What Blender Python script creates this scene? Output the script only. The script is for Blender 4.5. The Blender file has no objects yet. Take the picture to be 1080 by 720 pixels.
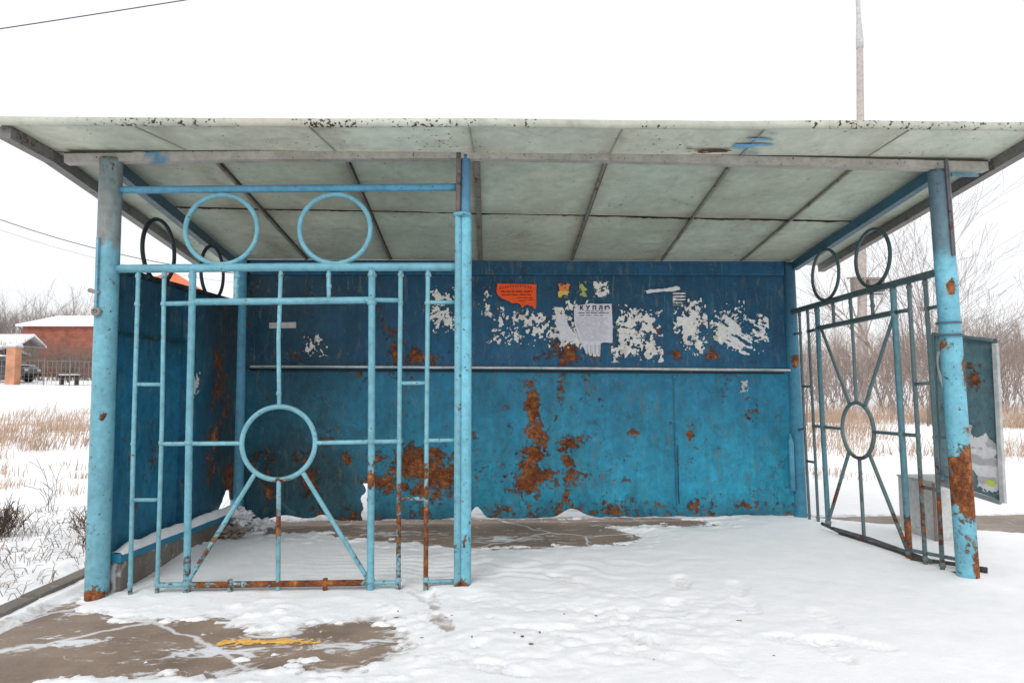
import bpy, math, random
import numpy as np
from mathutils import Vector, Matrix

random.seed(7)
scene = bpy.context.scene
col = scene.collection

# ------------------------------------------------------------------ helpers
def vnoise(x, y, seed=0):
    x = np.asarray(x, float); y = np.asarray(y, float)
    xi = np.floor(x).astype(np.int64); yi = np.floor(y).astype(np.int64)
    fx = x - xi; fy = y - yi
    fx = fx*fx*fx*(fx*(fx*6-15)+10); fy = fy*fy*fy*(fy*(fy*6-15)+10)
    def h(a, b):
        n = (a*374761393 + b*668265263 + seed*974634777) & 0xffffffff
        n = ((n ^ (n >> 13))*1274126177) & 0xffffffff
        return ((n ^ (n >> 16)) & 0xffff)/65535.0
    return (h(xi, yi)*(1-fx)+h(xi+1, yi)*fx)*(1-fy)+(h(xi, yi+1)*(1-fx)+h(xi+1, yi+1)*fx)*fy

def fbm(x, y, octs=4, seed=0, gain=.5):
    s = 0; a = 1; t = 0
    for o in range(octs):
        s = s + a*vnoise(np.asarray(x)*2**o+17.3*o, np.asarray(y)*2**o-9.1*o, seed+o*31)
        t += a; a *= gain
    return s/t

def sstep(a, b, x):
    t = np.clip((x-a)/(b-a), 0, 1); return t*t*(3-2*t)

def cval(c, p, n):
    return c(p, n) if callable(c) else c

class MB:
    """collects vertices, faces and per-vertex colour / rust"""
    def __init__(s): s.v = []; s.f = []; s.c = []; s.r = []; s.m = []
    def add(s, vs, fs, c=(.5, .5, .5), rust=0., mat=0, ns=None):
        o = len(s.v)
        for i, p in enumerate(vs):
            p = Vector(p); n = ns[i] if ns else None
            s.v.append(p); s.c.append(cval(c, p, n)); s.r.append(cval(rust, p, n))
        for f in fs: s.f.append([o+i for i in f]); s.m.append(mat)
    def tube(s, pts, r, segs=8, c=(.5,)*3, rust=0., step=None, closed=False, caps=True, mat=0):
        pts = [Vector(p) for p in pts]
        rs = list(r) if hasattr(r, '__len__') else [r]*len(pts)
        if step and not closed:
            q = []; qr = []
            for i in range(len(pts)-1):
                k = max(1, int((pts[i+1]-pts[i]).length/step))
                for j in range(k):
                    q.append(pts[i].lerp(pts[i+1], j/k)); qr.append(rs[i]+(rs[i+1]-rs[i])*j/k)
            q.append(pts[-1]); qr.append(rs[-1]); pts, rs = q, qr
        n = len(pts); vs = []; ns = []
        prev = None
        for i in range(n):
            if closed: t = pts[(i+1) % n]-pts[i-1]
            else: t = pts[min(i+1, n-1)]-pts[max(i-1, 0)]
            t.normalize()
            if prev is None:
                a = Vector((0, 0, 1)) if abs(t.z) < .9 else Vector((0, 1, 0))
                u = t.cross(a).normalized()
            else:
                u = (prev-t*prev.dot(t))
                if u.length < 1e-5: u = t.orthogonal()
                u.normalize()
            prev = u; w = t.cross(u)
            for k in range(segs):
                an = 2*math.pi*k/segs; d = u*math.cos(an)+w*math.sin(an)
                vs.append(pts[i]+d*rs[i]); ns.append(d)
        fs = []
        for i in range(n if closed else n-1):
            j = (i+1) % n
            for k in range(segs):
                l = (k+1) % segs
                fs.append((i*segs+k, i*segs+l, j*segs+l, j*segs+k))
        if caps and not closed:
            fs.append(tuple(range(segs))[::-1]); fs.append(tuple((n-1)*segs+k for k in range(segs)))
        s.add(vs, fs, c, rust, mat, ns)
    def ring(s, cen, R, r, ax1, ax2, n=48, segs=8, **k):
        cen = Vector(cen); a = Vector(ax1); b = Vector(ax2)
        s.tube([cen+a*R*math.cos(2*math.pi*i/n)+b*R*math.sin(2*math.pi*i/n) for i in range(n)], r, segs, closed=True, **k)
    def box(s, lo, hi, c=(.5,)*3, rust=0., mat=0, M=None):
        x0, y0, z0 = lo; x1, y1, z1 = hi
        vs = [Vector(p) for p in ((x0,y0,z0),(x1,y0,z0),(x1,y1,z0),(x0,y1,z0),(x0,y0,z1),(x1,y0,z1),(x1,y1,z1),(x0,y1,z1))]
        if M is not None: vs = [M@v for v in vs]
        s.add(vs, [(0,3,2,1),(4,5,6,7),(0,1,5,4),(1,2,6,5),(2,3,7,6),(3,0,4,7)], c, rust, mat)
    def bar(s, a, b, w, h, up=(0,0,1), c=(.5,)*3, rust=0., step=.06, mat=0):
        """rectangular bar from a to b, width w (sideways), height h (along up)"""
        a = Vector(a); b = Vector(b); t = (b-a).normalized(); up = Vector(up)
        sd = t.cross(up).normalized(); up = sd.cross(t).normalized()
        k = max(1, int((b-a).length/step)) if step else 1
        vs = []
        for i in range(k+1):
            p = a.lerp(b, i/k)
            vs += [p-sd*w/2-up*h/2, p+sd*w/2-up*h/2, p+sd*w/2+up*h/2, p-sd*w/2+up*h/2]
        fs = [(0,1,2,3)[::-1], tuple(4*k+i for i in range(4))]
        for i in range(k):
            for j in range(4):
                l = (j+1) % 4
                fs.append((4*i+j, 4*i+l, 4*i+4+l, 4*i+4+j))
        s.add(vs, fs, c, rust, mat)
    def build(s, name, mats, parent=None, smooth=False, bevel=0.):
        me = bpy.data.meshes.new(name)
        me.from_pydata([tuple(v) for v in s.v], [], s.f)
        n = len(s.v)
        ca = me.color_attributes.new('Col', 'FLOAT_COLOR', 'POINT')
        arr = np.ones((n, 4), np.float32); arr[:, :3] = np.array(s.c, np.float32).reshape(-1, 3)
        ca.data.foreach_set('color', arr.ravel())
        ra = me.attributes.new('rust', 'FLOAT', 'POINT')
        ra.data.foreach_set('value', np.array(s.r, np.float32))
        for m in (mats if isinstance(mats, (list, tuple)) else [mats]): me.materials.append(m)
        me.polygons.foreach_set('material_index', s.m)
        if smooth: me.polygons.foreach_set('use_smooth', [True]*len(me.polygons))
        me.update()
        o = bpy.data.objects.new(name, me); col.objects.link(o)
        if parent: o.parent = parent
        if bevel:
            b = o.modifiers.new('bevel', 'BEVEL'); b.width = bevel; b.segments = 2; b.limit_method = 'ANGLE'
        return o

def empty(name, loc=(0, 0, 0)):
    o = bpy.data.objects.new(name, None); col.objects.link(o); o.location = loc; o.empty_display_size = .2
    return o
def tag(o, label=None, cat=None, group=None, kind=None):
    if label: o['label'] = label
    if cat: o['category'] = cat
    if group: o['group'] = group
    if kind: o['kind'] = kind
    return o

def march(f, us, vs):
    """polygons of the region f > 0 on a grid; returns (u,v) verts and faces"""
    ids = {}; V = []; F = []
    nu, nv = f.shape
    pos = f > 0
    def node(i, j):
        k = (i, j)
        if k not in ids: ids[k] = len(V); V.append((us[i], vs[j]))
        return ids[k]
    def edge(a, b):
        k = (a, b) if a < b else (b, a)
        if k not in ids:
            a, b = k; fa = f[a]; fb = f[b]; t = fa/(fa-fb)
            ids[k] = len(V); V.append((us[a[0]]+(us[b[0]]-us[a[0]])*t, vs[a[1]]+(vs[b[1]]-vs[a[1]])*t))
        return ids[k]
    cnt = pos[:-1, :-1].astype(int)+pos[1:, :-1]+pos[:-1, 1:]+pos[1:, 1:]
    for i, j in zip(*np.nonzero(cnt)):
        i = int(i); j = int(j)
        if cnt[i, j] == 4:
            F.append((node(i, j), node(i+1, j), node(i+1, j+1), node(i, j+1))); continue
        for tri in (((i, j), (i+1, j), (i+1, j+1)), ((i, j), (i+1, j+1), (i, j+1))):
            poly = []
            for k in range(3):
                a = tri[k]; b = tri[(k+1) % 3]
                if pos[a]: poly.append(node(*a))
                if pos[a] != pos[b]: poly.append(edge(a, b))
            if len(poly) >= 3: F.append(tuple(poly))
    return V, F

def sdpoly(px, py, poly):
    """signed distance to polygon, positive inside"""
    px = np.asarray(px, float); py = np.asarray(py, float)
    d = np.full(px.shape, 1e9); inside = np.zeros(px.shape, bool)
    n = len(poly)
    for i in range(n):
        ax, ay = poly[i]; bx, by = poly[(i+1) % n]
        ex, ey = bx-ax, by-ay
        t = np.clip(((px-ax)*ex+(py-ay)*ey)/(ex*ex+ey*ey+1e-12), 0, 1)
        d = np.minimum(d, np.hypot(px-ax-t*ex, py-ay-t*ey))
        c = ((ay > py) != (by > py)) & (px < ex*(py-ay)/(ey if abs(ey) > 1e-12 else 1e-12)+ax)
        inside ^= c
    return np.where(inside, d, -d)

# ------------------------------------------------------------------ materials
class NT:
    def __init__(s, name):
        s.m = bpy.data.materials.new(name); s.m.use_nodes = True
        s.t = s.m.node_tree; s.t.nodes.clear()
        s.out = s.n('ShaderNodeOutputMaterial'); s.b = s.n('ShaderNodeBsdfPrincipled')
        s.l(s.b.outputs[0], s.out.inputs[0])
        s.co = s.n('ShaderNodeTexCoord').outputs['Object']
    def n(s, typ, **k):
        x = s.t.nodes.new(typ)
        for a, b in k.items(): setattr(x, a, b)
        return x
    def l(s, a, b): s.t.links.new(a, b)
    def mapped(s, scale=(1, 1, 1), loc=(0, 0, 0)):
        m = s.n('ShaderNodeMapping'); m.inputs['Scale'].default_value = scale; m.inputs['Location'].default_value = loc
        s.l(s.co, m.inputs[0]); return m.outputs[0]
    def noise(s, scale, detail=6, rough=.55, vec=None, dist=0.):
        x = s.n('ShaderNodeTexNoise'); x.inputs['Scale'].default_value = scale; x.inputs['Detail'].default_value = detail
        x.inputs['Roughness'].default_value = rough; x.inputs['Distortion'].default_value = dist
        s.l(vec or s.co, x.inputs['Vector']); return x.outputs[0]
    def rng(s, v, a, b, c=0., d=1., smooth=False):
        x = s.n('ShaderNodeMapRange'); x.clamp = True
        if smooth: x.interpolation_type = 'SMOOTHSTEP'
        for i, q in zip((1, 2, 3, 4), (a, b, c, d)): x.inputs[i].default_value = q
        s.l(v, x.inputs[0]); return x.outputs[0]
    def math(s, op, a, b=None):
        x = s.n('ShaderNodeMath', operation=op)
        for i, q in enumerate((a, b)):
            if q is None: continue
            if isinstance(q, (int, float)): x.inputs[i].default_value = q
            else: s.l(q, x.inputs[i])
        return x.outputs[0]
    def mix(s, fac, a, b, mode='MIX'):
        x = s.n('ShaderNodeMixRGB', blend_type=mode)
        for i, q in enumerate((fac, a, b)):
            if isinstance(q, (int, float)): x.inputs[i].default_value = q
            elif isinstance(q, tuple): x.inputs[i].default_value = q+(1,) if len(q) == 3 else q
            else: s.l(q, x.inputs[i])
        return x.outputs[0]
    def ramp(s, v, stops):
        x = s.n('ShaderNodeValToRGB'); e = x.color_ramp.elements
        while len(e) < len(stops): e.new(.5)
        for q, (p, c) in zip(e, stops): q.position = p; q.color = c+(1,)
        s.l(v, x.inputs[0]); return x.outputs[0]
    def attr(s, name, typ='Fac'):
        x = s.n('ShaderNodeAttribute'); x.attribute_name = name; return x.outputs[typ]
    def bump(s, h, strength=.3, dist=.01):
        x = s.n('ShaderNodeBump'); x.inputs['Strength'].default_value = strength; x.inputs['Distance'].default_value = dist
        s.l(h, x.inputs['Height']); s.l(x.outputs[0], s.b.inputs['Normal'])
    def done(s, color, rough=.6, spec=.3, metal=0.):
        for q, nm in ((color, 'Base Color'), (rough, 'Roughness'), (spec, 'Specular IOR Level'), (metal, 'Metallic')):
            if isinstance(q, (int, float)): s.b.inputs[nm].default_value = q
            elif isinstance(q, tuple): s.b.inputs[nm].default_value = q+(1,)
            else: s.l(q, s.b.inputs[nm])
        return s.m

RUST = [(.0, (.035, .012, .006)), (.35, (.115, .036, .014)), (.62, (.25, .085, .028)), (.87, (.42, .18, .062)), (1., (.48, .28, .15))]
def painted(name, scale=1., streak=False, speck=.0, rough=.42, flake=1.9):
    t = NT(name)
    base = t.attr('Col', 'Color'); r = t.attr('rust')
    big = t.noise(3.2*scale, 5); mid = t.noise(26*scale, 6); fine = t.noise(120*scale, 4, .7)
    v = t.rng(big, .3, .7, .82, 1.14)
    c = t.mix(1, base, t.mix(0, v, v), 'MULTIPLY')
    c = t.mix(1, c, t.rng(mid, .3, .7, .82, 1.14), 'MULTIPLY')
    # worn lighter undercoat showing through
    worn = t.noise(48*scale, 8, .65, dist=.6)
    c = t.mix(t.rng(worn, .62, .72, 0, .22), c, (.34, .46, .48))
    worn2 = t.noise(17*scale, 9, .7, dist=.8)
    c = t.mix(t.rng(worn2, .62, .66, 0, .45), c, t.mix(1, c, (.35, .42, .42), 'MULTIPLY'))
    if streak:
        st = t.noise(1, 8, .65, vec=t.mapped((9, 9, 1.1)), dist=.5)
        c = t.mix(1, c, t.rng(st, .32, .68, .84, 1.14), 'MULTIPLY')
        bl = t.noise(9, 9, .7, vec=t.mapped((1, 1, .6), (5, 5, 5)), dist=.6)
        c = t.mix(1, c, t.rng(bl, .34, .66, .80, 1.18), 'MULTIPLY')
        st2 = t.noise(1, 9, .72, vec=t.mapped((26, 26, 5.5), (3, 5, 1)), dist=.8)
        c = t.mix(t.math('MULTIPLY', t.rng(st2, .545, .62, 0, .8), t.rng(t.noise(2.2, 4), .40, .58, .1, 1)), c, (.12, .15, .125))
        hu = t.noise(2.1, 4, .6, vec=t.mapped((1, 1, .7), (8, 2, 4)))
        c = t.mix(t.rng(hu, .45, .68, 0, .35), c, t.mix(1, c, (1.5, 1.12, .90), 'MULTIPLY'))
        # scuffs of pale undercoat and dark blotches of grime
        sc = t.noise(7, 10, .72, vec=t.mapped((1, 1, .8), (2, 9, 3)), dist=1.1)
        c = t.mix(t.rng(sc, .60, .67, 0, .45), c, (.15, .26, .30))
        db = t.noise(5, 9, .7, vec=t.mapped((1, 1, .9), (12, 1, 7)), dist=.8)
        c = t.mix(t.rng(db, .57, .68, 0, .6), c, (.012, .05, .085))
    edge = t.noise(30*scale, 9, .68, dist=.4)
    low = t.noise(9*scale, 6, .6)
    e = t.math('ADD', t.math('MULTIPLY', edge, .65), t.math('MULTIPLY', low, .55))
    f = t.math('ADD', r, t.math('MULTIPLY', t.math('SUBTRACT', e, .6), flake))
    stain = t.math('MULTIPLY', t.rng(r, .22, .62), t.rng(t.noise(1, 6, .6, vec=t.mapped((24, 24, 3.2), (1, 2, 3))), .42, .62, 0, .55))
    c = t.mix(stain, c, t.mix(1, c, (1.9, .75, .45), 'MULTIPLY') if not streak else t.mix(.5, c, (.11, .055, .03)))
    c = t.mix(t.rng(t.noise(21*scale, 10, .75, vec=t.mapped((1, 1, 1), (4, 8, 2)), dist=1.2), .60, .66, 0, .4), c, t.mix(1, c, (.55, .55, .52), 'MULTIPLY'))
    if speck:
        sp = t.noise(70*scale, 3, .5)
        f = t.math('ADD', f, t.rng(sp, .655, .70, 0, speck))
    rim = t.rng(f, .38, .47, 0, .7)
    c = t.mix(rim, c, t.mix(1, c, (.42, .40, .40), 'MULTIPLY'))
    mask = t.rng(f, .47, .52, 0, 1)
    rn = t.math('ADD', t.math('MULTIPLY', t.noise(34*scale, 8, .75), .5), t.math('MULTIPLY', fine, .22))
    rn = t.math('ADD', rn, t.math('MULTIPLY', t.noise(8*scale, 4, .6, vec=t.mapped((1, 1, 1), (7, 7, 7))), .28))
    rc = t.ramp(t.rng(rn, .36, .64), RUST)
    c = t.mix(mask, c, rc)
    h = t.math('ADD', t.math('MULTIPLY', mid, .5), t.math('MULTIPLY', fine, .2))
    h = t.math('SUBTRACT', h, t.math('MULTIPLY', mask, .45))
    t.bump(h, .8, .010)
    rr = t.mix(mask, t.rng(mid, .3, .7, rough-.06, rough+.16), (.9, .9, .9))
    return t.done(c, rr, .35)

M_paint = painted('flaking_paint', 1., speck=.36)
M_wall = painted('weathered_blue_sheet', .8, streak=True, rough=.40, flake=2.9, speck=.46)
M_dark = painted('dark_toned_steel', 1.4, rough=.5)

def ceiling_mat():
    t = NT('grey_green_sheet')
    base = t.attr('Col', 'Color'); r = t.attr('rust')
    c = t.mix(1, base, t.rng(t.noise(1.7, 6, .6, dist=.4), .32, .68, .82, 1.14), 'MULTIPLY')
    c = t.mix(1, c, t.mix(t.rng(t.noise(.9, 4), .4, .6), (1.04, 1.0, .95), (.97, 1.01, .98)), 'MULTIPLY')
    c = t.mix(1, c, t.rng(t.noise(14, 7, .65), .3, .7, .84, 1.1), 'MULTIPLY')
    dirt = t.noise(4.3, 9, .7, dist=.7)
    c = t.mix(t.rng(dirt, .56, .74, 0, .5), c, (.15, .145, .115))
    sp = t.noise(46, 4, .6)
    patch = t.rng(t.noise(2.6, 4), .46, .66, 0, .09)
    f = t.math('ADD', t.math('ADD', sp, patch), t.math('MULTIPLY', r, .3))
    c = t.mix(t.rng(f, .715, .735), c, (.045, .03, .022))
    sp2 = t.noise(24, 6, .65, vec=t.mapped((1, 2.2, 1), (4, 4, 4)))
    c = t.mix(t.rng(sp2, .665, .70, 0, .8), c, (.12, .06, .035))
    t.bump(t.noise(5, 5), .25, .02)
    return t.done(c, .65, .3)
M_ceil = ceiling_mat()

def flat(name, color, rough=.7, var=.25, scale=8., spec=.3, metal=0., bump=0.):
    t = NT(name)
    c = t.mix(1, color, t.rng(t.noise(scale, 6, .6), .3, .7, 1-var, 1+var), 'MULTIPLY')
    if bump: t.bump(t.noise(scale*3, 5), .4, bump)
    return t.done(c, rough, spec, metal)
def vcol(name, rough=.8, var=.2, scale=10., spec=.2):
    t = NT(name)
    c = t.mix(1, t.attr('Col', 'Color'), t.rng(t.noise(scale, 5, .6), .3, .7, 1-var, 1+var), 'MULTIPLY')
    return t.done(c, rough, spec)
M_v = vcol('plain_coloured')
M_paper = vcol('weathered_paper', .85, .12, 30.)
M_twig = vcol('bare_bark', .9, .25, 4.)
M_grass = vcol('dry_grass_blades', .9, .25, 2.)
M_ink = flat('printed_ink', (.03, .03, .035), .8, .1)
M_inkred = flat('faded_red_ink', (.36, .03, .012), .8, .2, 60)
M_glass = flat('dark_window_glass', (.025, .03, .035), .12, .1, 2, .5)
M_tyre = flat('tyre_rubber', (.02, .02, .022), .9)
M_lamp = flat('lamp_glass', (.5, .5, .48), .2)
M_redlamp = flat('red_lamp_glass', (.35, .02, .02), .25)
M_wire = flat('wire_metal', (.12, .12, .12), .6)

def snow_mat():
    t = NT('snow')
    d = t.attr('rust')                                     # thin, dirty, trodden snow
    n = t.noise(7, 8, .62); f = t.noise(160, 4, .7)
    c = t.mix(t.rng(n, .35, .65), (.90, .91, .93), (.95, .95, .955))
    sc = t.noise(11, 9, .7, dist=.8)
    dm = t.rng(t.math('ADD', t.math('MULTIPLY', sc, .8), d), .80, 1.02, 0, .85)
    c = t.mix(dm, c, t.mix(t.rng(d, .1, .4), (.56, .54, .52), (.36, .29, .24)))
    t.bump(t.math('ADD', t.math('MULTIPLY', n, .7), t.math('ADD', t.math('MULTIPLY', f, .14), t.math('MULTIPLY', t.noise(38, 6, .7), .22))), .6, .022)
    t.b.inputs['Subsurface Weight'].default_value = .0
    return t.done(c, .75, .25)
M_snow = snow_mat()

def concrete(name, base, dust=.5):
    t = NT(name)
    n = t.noise(3.2, 8, .62); f = t.noise(90, 5, .7); st = t.noise(1, 8, .6, vec=t.mapped((2.0, 9, 9)), dist=.3)
    c = t.mix(1, base, t.rng(n, .3, .7, .74, 1.2), 'MULTIPLY')
    c = t.mix(1, c, t.rng(f, .3, .7, .82, 1.15), 'MULTIPLY')
    c = t.mix(1, c, t.rng(st, .3, .7, .9, 1.1), 'MULTIPLY')
    dn = t.noise(6.5, 10, .74, vec=t.mapped((1, 1.9, 1), (3, 1, 0)), dist=1.1)
    c = t.mix(t.rng(t.math('ADD', dn, t.math('MULTIPLY', t.attr('rust'), .55)), .575, .655, 0, min(.92, dust+.2)), c, (.82, .83, .86))
    cr = t.n('ShaderNodeTexVoronoi', feature='DISTANCE_TO_EDGE'); cr.inputs['Scale'].default_value = .55
    wv = t.n('ShaderNodeMixRGB'); wv.inputs[0].default_value = .12; t.l(t.co, wv.inputs[1])
    nz = t.n('ShaderNodeTexNoise'); nz.inputs['Scale'].default_value = 5; nz.inputs['Detail'].default_value = 6; t.l(t.co, nz.inputs[0]); t.l(nz.outputs[1], wv.inputs[2]); t.l(wv.outputs[0], cr.inputs[0])
    c = t.mix(t.rng(cr.outputs[0], .002, .006, .8, 0), c, (.78, .78, .80))
    wet = t.noise(1.6, 5, .6, vec=t.mapped((1, 1, 1), (9, 2, 0)))
    c = t.mix(t.rng(wet, .45, .6, 0, .5), c, t.mix(1, c, (.62, .60, .58), 'MULTIPLY'))       # blown snow dust
    ds = t.noise(70, 3, .6); 
    c = t.mix(t.rng(t.math('MULTIPLY', ds, t.rng(n, .3, .7, .8, 1.1)), .70, .73, 0, dust*.9), c, (.8, .8, .82))
    t.bump(t.math('ADD', t.math('MULTIPLY', n, .6), t.math('MULTIPLY', f, .25)), .4, .012)
    return t.done(c, t.rng(n, .3, .7, .55, .85), .3)
M_slab = concrete('damp_concrete', (.30, .225, .172), .7)
M_kerb = concrete('kerb_concrete', (.20, .175, .15), .3)
M_path = concrete('bare_path', (.30, .255, .215), .25)

def brick_mat(name, c1, c2, mortar, scale):
    t = NT(name)
    b = t.n('ShaderNodeTexBrick'); b.inputs['Scale'].default_value = scale
    b.inputs['Color1'].default_value = c1+(1,); b.inputs['Color2'].default_value = c2+(1,); b.inputs['Mortar'].default_value = mortar+(1,)
    t.l(t.mapped((1, 1, 1)), b.inputs[0])
    mp = t.n('ShaderNodeMapping'); mp.inputs['Rotation'].default_value = (math.pi/2, 0, 0); t.l(t.co, mp.inputs[0]); t.l(mp.outputs[0], b.inputs[0])
    c = t.mix(1, b.outputs[0], t.rng(t.noise(1.5, 5), .3, .7, .7, 1.2), 'MULTIPLY')
    return t.done(c, .85, .2)
M_redbrick = brick_mat('red_brick', (.36, .10, .06), (.28, .075, .045), (.30, .22, .19), 1.6)
M_orangebrick = brick_mat('orange_brick', (.62, .28, .15), (.55, .23, .12), (.55, .42, .34), 4.)
M_greywall = brick_mat('grey_brick', (.26, .215, .195), (.21, .175, .16), (.3, .27, .25), 1.6)
M_roofsnow = flat('roof_snow', (.88, .89, .91), .8, .03, 1.)
M_orangeroof = flat('orange_roof_metal', (.78, .17, .06), .5, .1, 1.)

# ------------------------------------------------------------------ ground
def terrain(x, y):
    x = np.asarray(x, float); y = np.asarray(y, float)
    r = np.hypot(x, np.maximum(y, 0))
    k = r-7
    z = .04*np.where(k > 0, np.minimum(k, 170.), 0)*sstep(7, 11, r)
    z = z + sstep(12, 40, r)*.5*(fbm(x*.06, y*.06, 3, 5)-.5)
    bank = np.exp(-((r-11.5)/1.9)**2)*.16*sstep(0, 3, y)
    return z + bank*(.6+.8*vnoise(x*.4, y*.4, 3))

# wind-bared patches of the slab: (polygon, edge softness)
FRONT = [(-2.56,-.62),(-2.47,-.38),(-2.42,-.05),(-2.44,.22),(-2.37,.20),(-2.33,-.08),(-2.28,-.20),(-2.16,-.20),(-1.95,-.33),(-1.7,-.33),(-1.5,-.29),(-1.45,-.42),(-1.17,-.54),(-1.05,-.39),
         (-.86,-.38),(-.70,-.42),(-.64,-.60),(-.66,-.78),(-.74,-.93),(-1.05,-.90),(-1.25,-.93),(-1.55,-.95),(-1.86,-.97),(-2.05,-1.04),(-2.0,-1.5),(-2.56,-1.6),(-2.9,-.8)]
BACK = [(-2.12,1.80),(-1.95,1.50),(-1.6,1.58),(-1.25,1.32),(-1.0,1.26),(-.7,1.12),(-.45,1.02),(-.2,1.0),(.05,1.02),(.35,1.04),(.62,1.08),(.76,1.2),(.73,1.45),(.55,1.70),(.9,1.66),(1.3,1.62),(1.52,1.68),(1.45,1.8),(1.2,1.95),(-2.1,2.05)]
PATHP = [(2.42,1.98),(2.62,1.80),(3.0,1.56),(3.7,1.22),(4.6,1.00),(7,.75),(14,.5),(14,1.7),(7,1.86),(4.3,1.93)]

def snow_height(x, y):
    n1 = fbm(x*1.3, y*1.3, 4, 11); n2 = fbm(x*7, y*7, 5, 23, .6); n3 = fbm(x*2.6, y*5.5, 5, 41, .6)
    base = .034+.020*(n1-.5)+.006*(n2-.5)
    # trodden, lumpy area in front of the middle post
    tr = np.exp(-(((x-.05)/.95)**2+((y+.55)/.55)**2)**1.5)
    lump = fbm(x*6, y*9, 5, 77, .68); rid = np.abs(fbm(x*4.5, y*7.5, 4, 79, .6)-.5)*2
    base = base+tr*(.024*(lump-.50)-.010*sstep(.14, .0, rid)-.002)+.006*tr*(fbm(x*22, y*26, 3, 71)-.5)
    fr_ = random.Random(21); foot = np.zeros(x.shape)
    for k in range(26):
        fx, fy, fa, fd = fr_.uniform(-.75, 1.5), fr_.uniform(-1.05, .15), fr_.gauss(.2, .5), fr_.uniform(.004, .012)
        dx = (x-fx)*math.cos(fa)+(y-fy)*math.sin(fa); dy = -(x-fx)*math.sin(fa)+(y-fy)*math.cos(fa)
        q = np.hypot(dx/(.05+.008*np.sign(dy)), dy/.14); ins = sstep(1.08, .88, q)
        base = base-fd*ins*(.6+.8*fbm(x*20, y*20, 2, 8))*(1+.25*np.sign(np.sin(dy*260)))+fd*.16*np.exp(-((q-1.2)/.13)**2)*fbm(x*14, y*14, 3, 5)*2
        foot = np.maximum(foot, ins*fd*30)
    # drifts against walls, plinth and posts
    base = base + .05*np.exp(-((x+2.30)/.12)**2)*sstep(-.25, .3, y)
    for px, py in ((-2.286,0),(-.41,0),(2.33,0)):
        base = base+.02*np.exp(-((x-px)**2+(y-py)**2)/.03)
    for px, py, h, s in ((-.35,1.80,.14,.05),(.40,1.80,.10,.10),(.52,1.79,.06,.08),(1.35,1.82,.08,.05),(-1.95,1.82,.10,.12),(-1.70,1.83,.07,.08),(-1.25,1.84,.10,.05)):
        base = base+h*np.exp(-((x-px)/s)**2-((y-py)/.05)**2)*(.5+n2)
    # wind ripples between the posts
    base = base+.006*np.sin((y*1.0+.25*x+1.6*n1)*30)*np.exp(-((x+.2)/.9)**2-((y-.45)/.45)**2)
    bare = np.full(x.shape, -9.)
    wob = .16*(n3-.5)+.13*(n2-.5)+.05*(fbm(x*26, y*30, 3, 44)-.5)
    s1 = sdpoly(x, y, FRONT)+wob*.8
    # ridges and crumbs of snow lying on the bare front patch
    crumb = fbm(x*8, y*21, 5, 91, .68)
    s1 = s1-1.0*np.clip(crumb-.585, 0, 1)*sstep(-2.9, -1.2, x)*(1-.9*np.exp(-((x+1.2)/.35)**4-((y+.63)/.10)**4))
    s2 = sdpoly(x, y, BACK)+wob+.045
    s2 = s2-.9*np.clip(fbm(x*6, y*18, 5, 61, .68)-.575, 0, 1)
    s3 = sdpoly(x, y, PATHP)+wob*.6
    bare = np.maximum(np.maximum(s1, s2), s3)
    cover = sstep(.015, -.035, bare)
    h = np.minimum(base, .004+np.clip(-bare, 0, 9)*.09)*cover-.02*sstep(-.0, .05, bare)
    # left verge beyond the kerb: lumpy, lower
    out = sstep(-2.62, -2.72, x)
    verge = -.03+.05*(n1-.3)+.075*(fbm(x*4.5, y*4.5, 4, 9)-.45)
    h = h*(1-out)+verge*out
    # snow strip lying against the kerb
    strip = np.exp(-((x+2.47+.03*n1)/.05)**2)*sstep(-.95, -.5, y)*sstep(.6, .2, y)
    h = np.maximum(h, (.045*strip-.012)*(1-out)+(-9)*out)
    far = sstep(2.6, 4.2, np.hypot(x*.55, y-.4))
    lumps = .07*(fbm(x*1.1, y*1.1, 4, 14)-.5)+.05*(fbm(x*3.5, y*3.5, 3, 15)-.5)
    h = h+far*lumps*(bare < -.3)
    dirty = np.clip(.16*tr+foot+.12*sstep(-.35, -.1, bare)*(bare > -.5)+.36*sstep(-.10, .0, bare)+.08*out*sstep(.45, .6, n1), 0, .6)
    return h+terrain(x, y), dirty

def axis(lo, a, b, hi, d, g=1.09, dmax=8.):
    c = list(np.arange(a, b+1e-6, d)); st = d; L = []
    x = a
    while x > lo:
        st = min(st*g, dmax); x -= st; L.append(x)
    R = []; st = d; x = c[-1]
    while x < hi:
        st = min(st*g, dmax); x += st; R.append(x)
    return np.array(L[::-1]+c+R)

def grid_mesh(name, xs, ys, Z, D, mat, keep=None):
    nx, ny = len(xs), len(ys)
    X, Y = np.meshgrid(xs, ys, indexing='ij')
    v = np.stack([X, Y, Z], -1).reshape(-1, 3)
    i = np.arange((nx-1)*(ny-1)); a = (i//(ny-1))*ny+i % (ny-1)
    f = np.stack([a, a+ny, a+ny+1, a+1], -1)
    me = bpy.data.meshes.new(name)
    me.vertices.add(len(v)); me.vertices.foreach_set('co', v.astype(np.float32).ravel())
    me.loops.add(f.size); me.loops.foreach_set('vertex_index', f.astype(np.int32).ravel())
    me.polygons.add(len(f)); me.polygons.foreach_set('loop_start', np.arange(0, f.size, 4, dtype=np.int32))
    me.polygons.foreach_set('use_smooth', np.ones(len(f), bool))
    at = me.attributes.new('rust', 'FLOAT', 'POINT'); at.data.foreach_set('value', D.astype(np.float32).ravel())
    me.materials.append(mat); me.update(calc_edges=True); me.validate()
    o = bpy.data.objects.new(name, me); col.objects.link(o); return o

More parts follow.
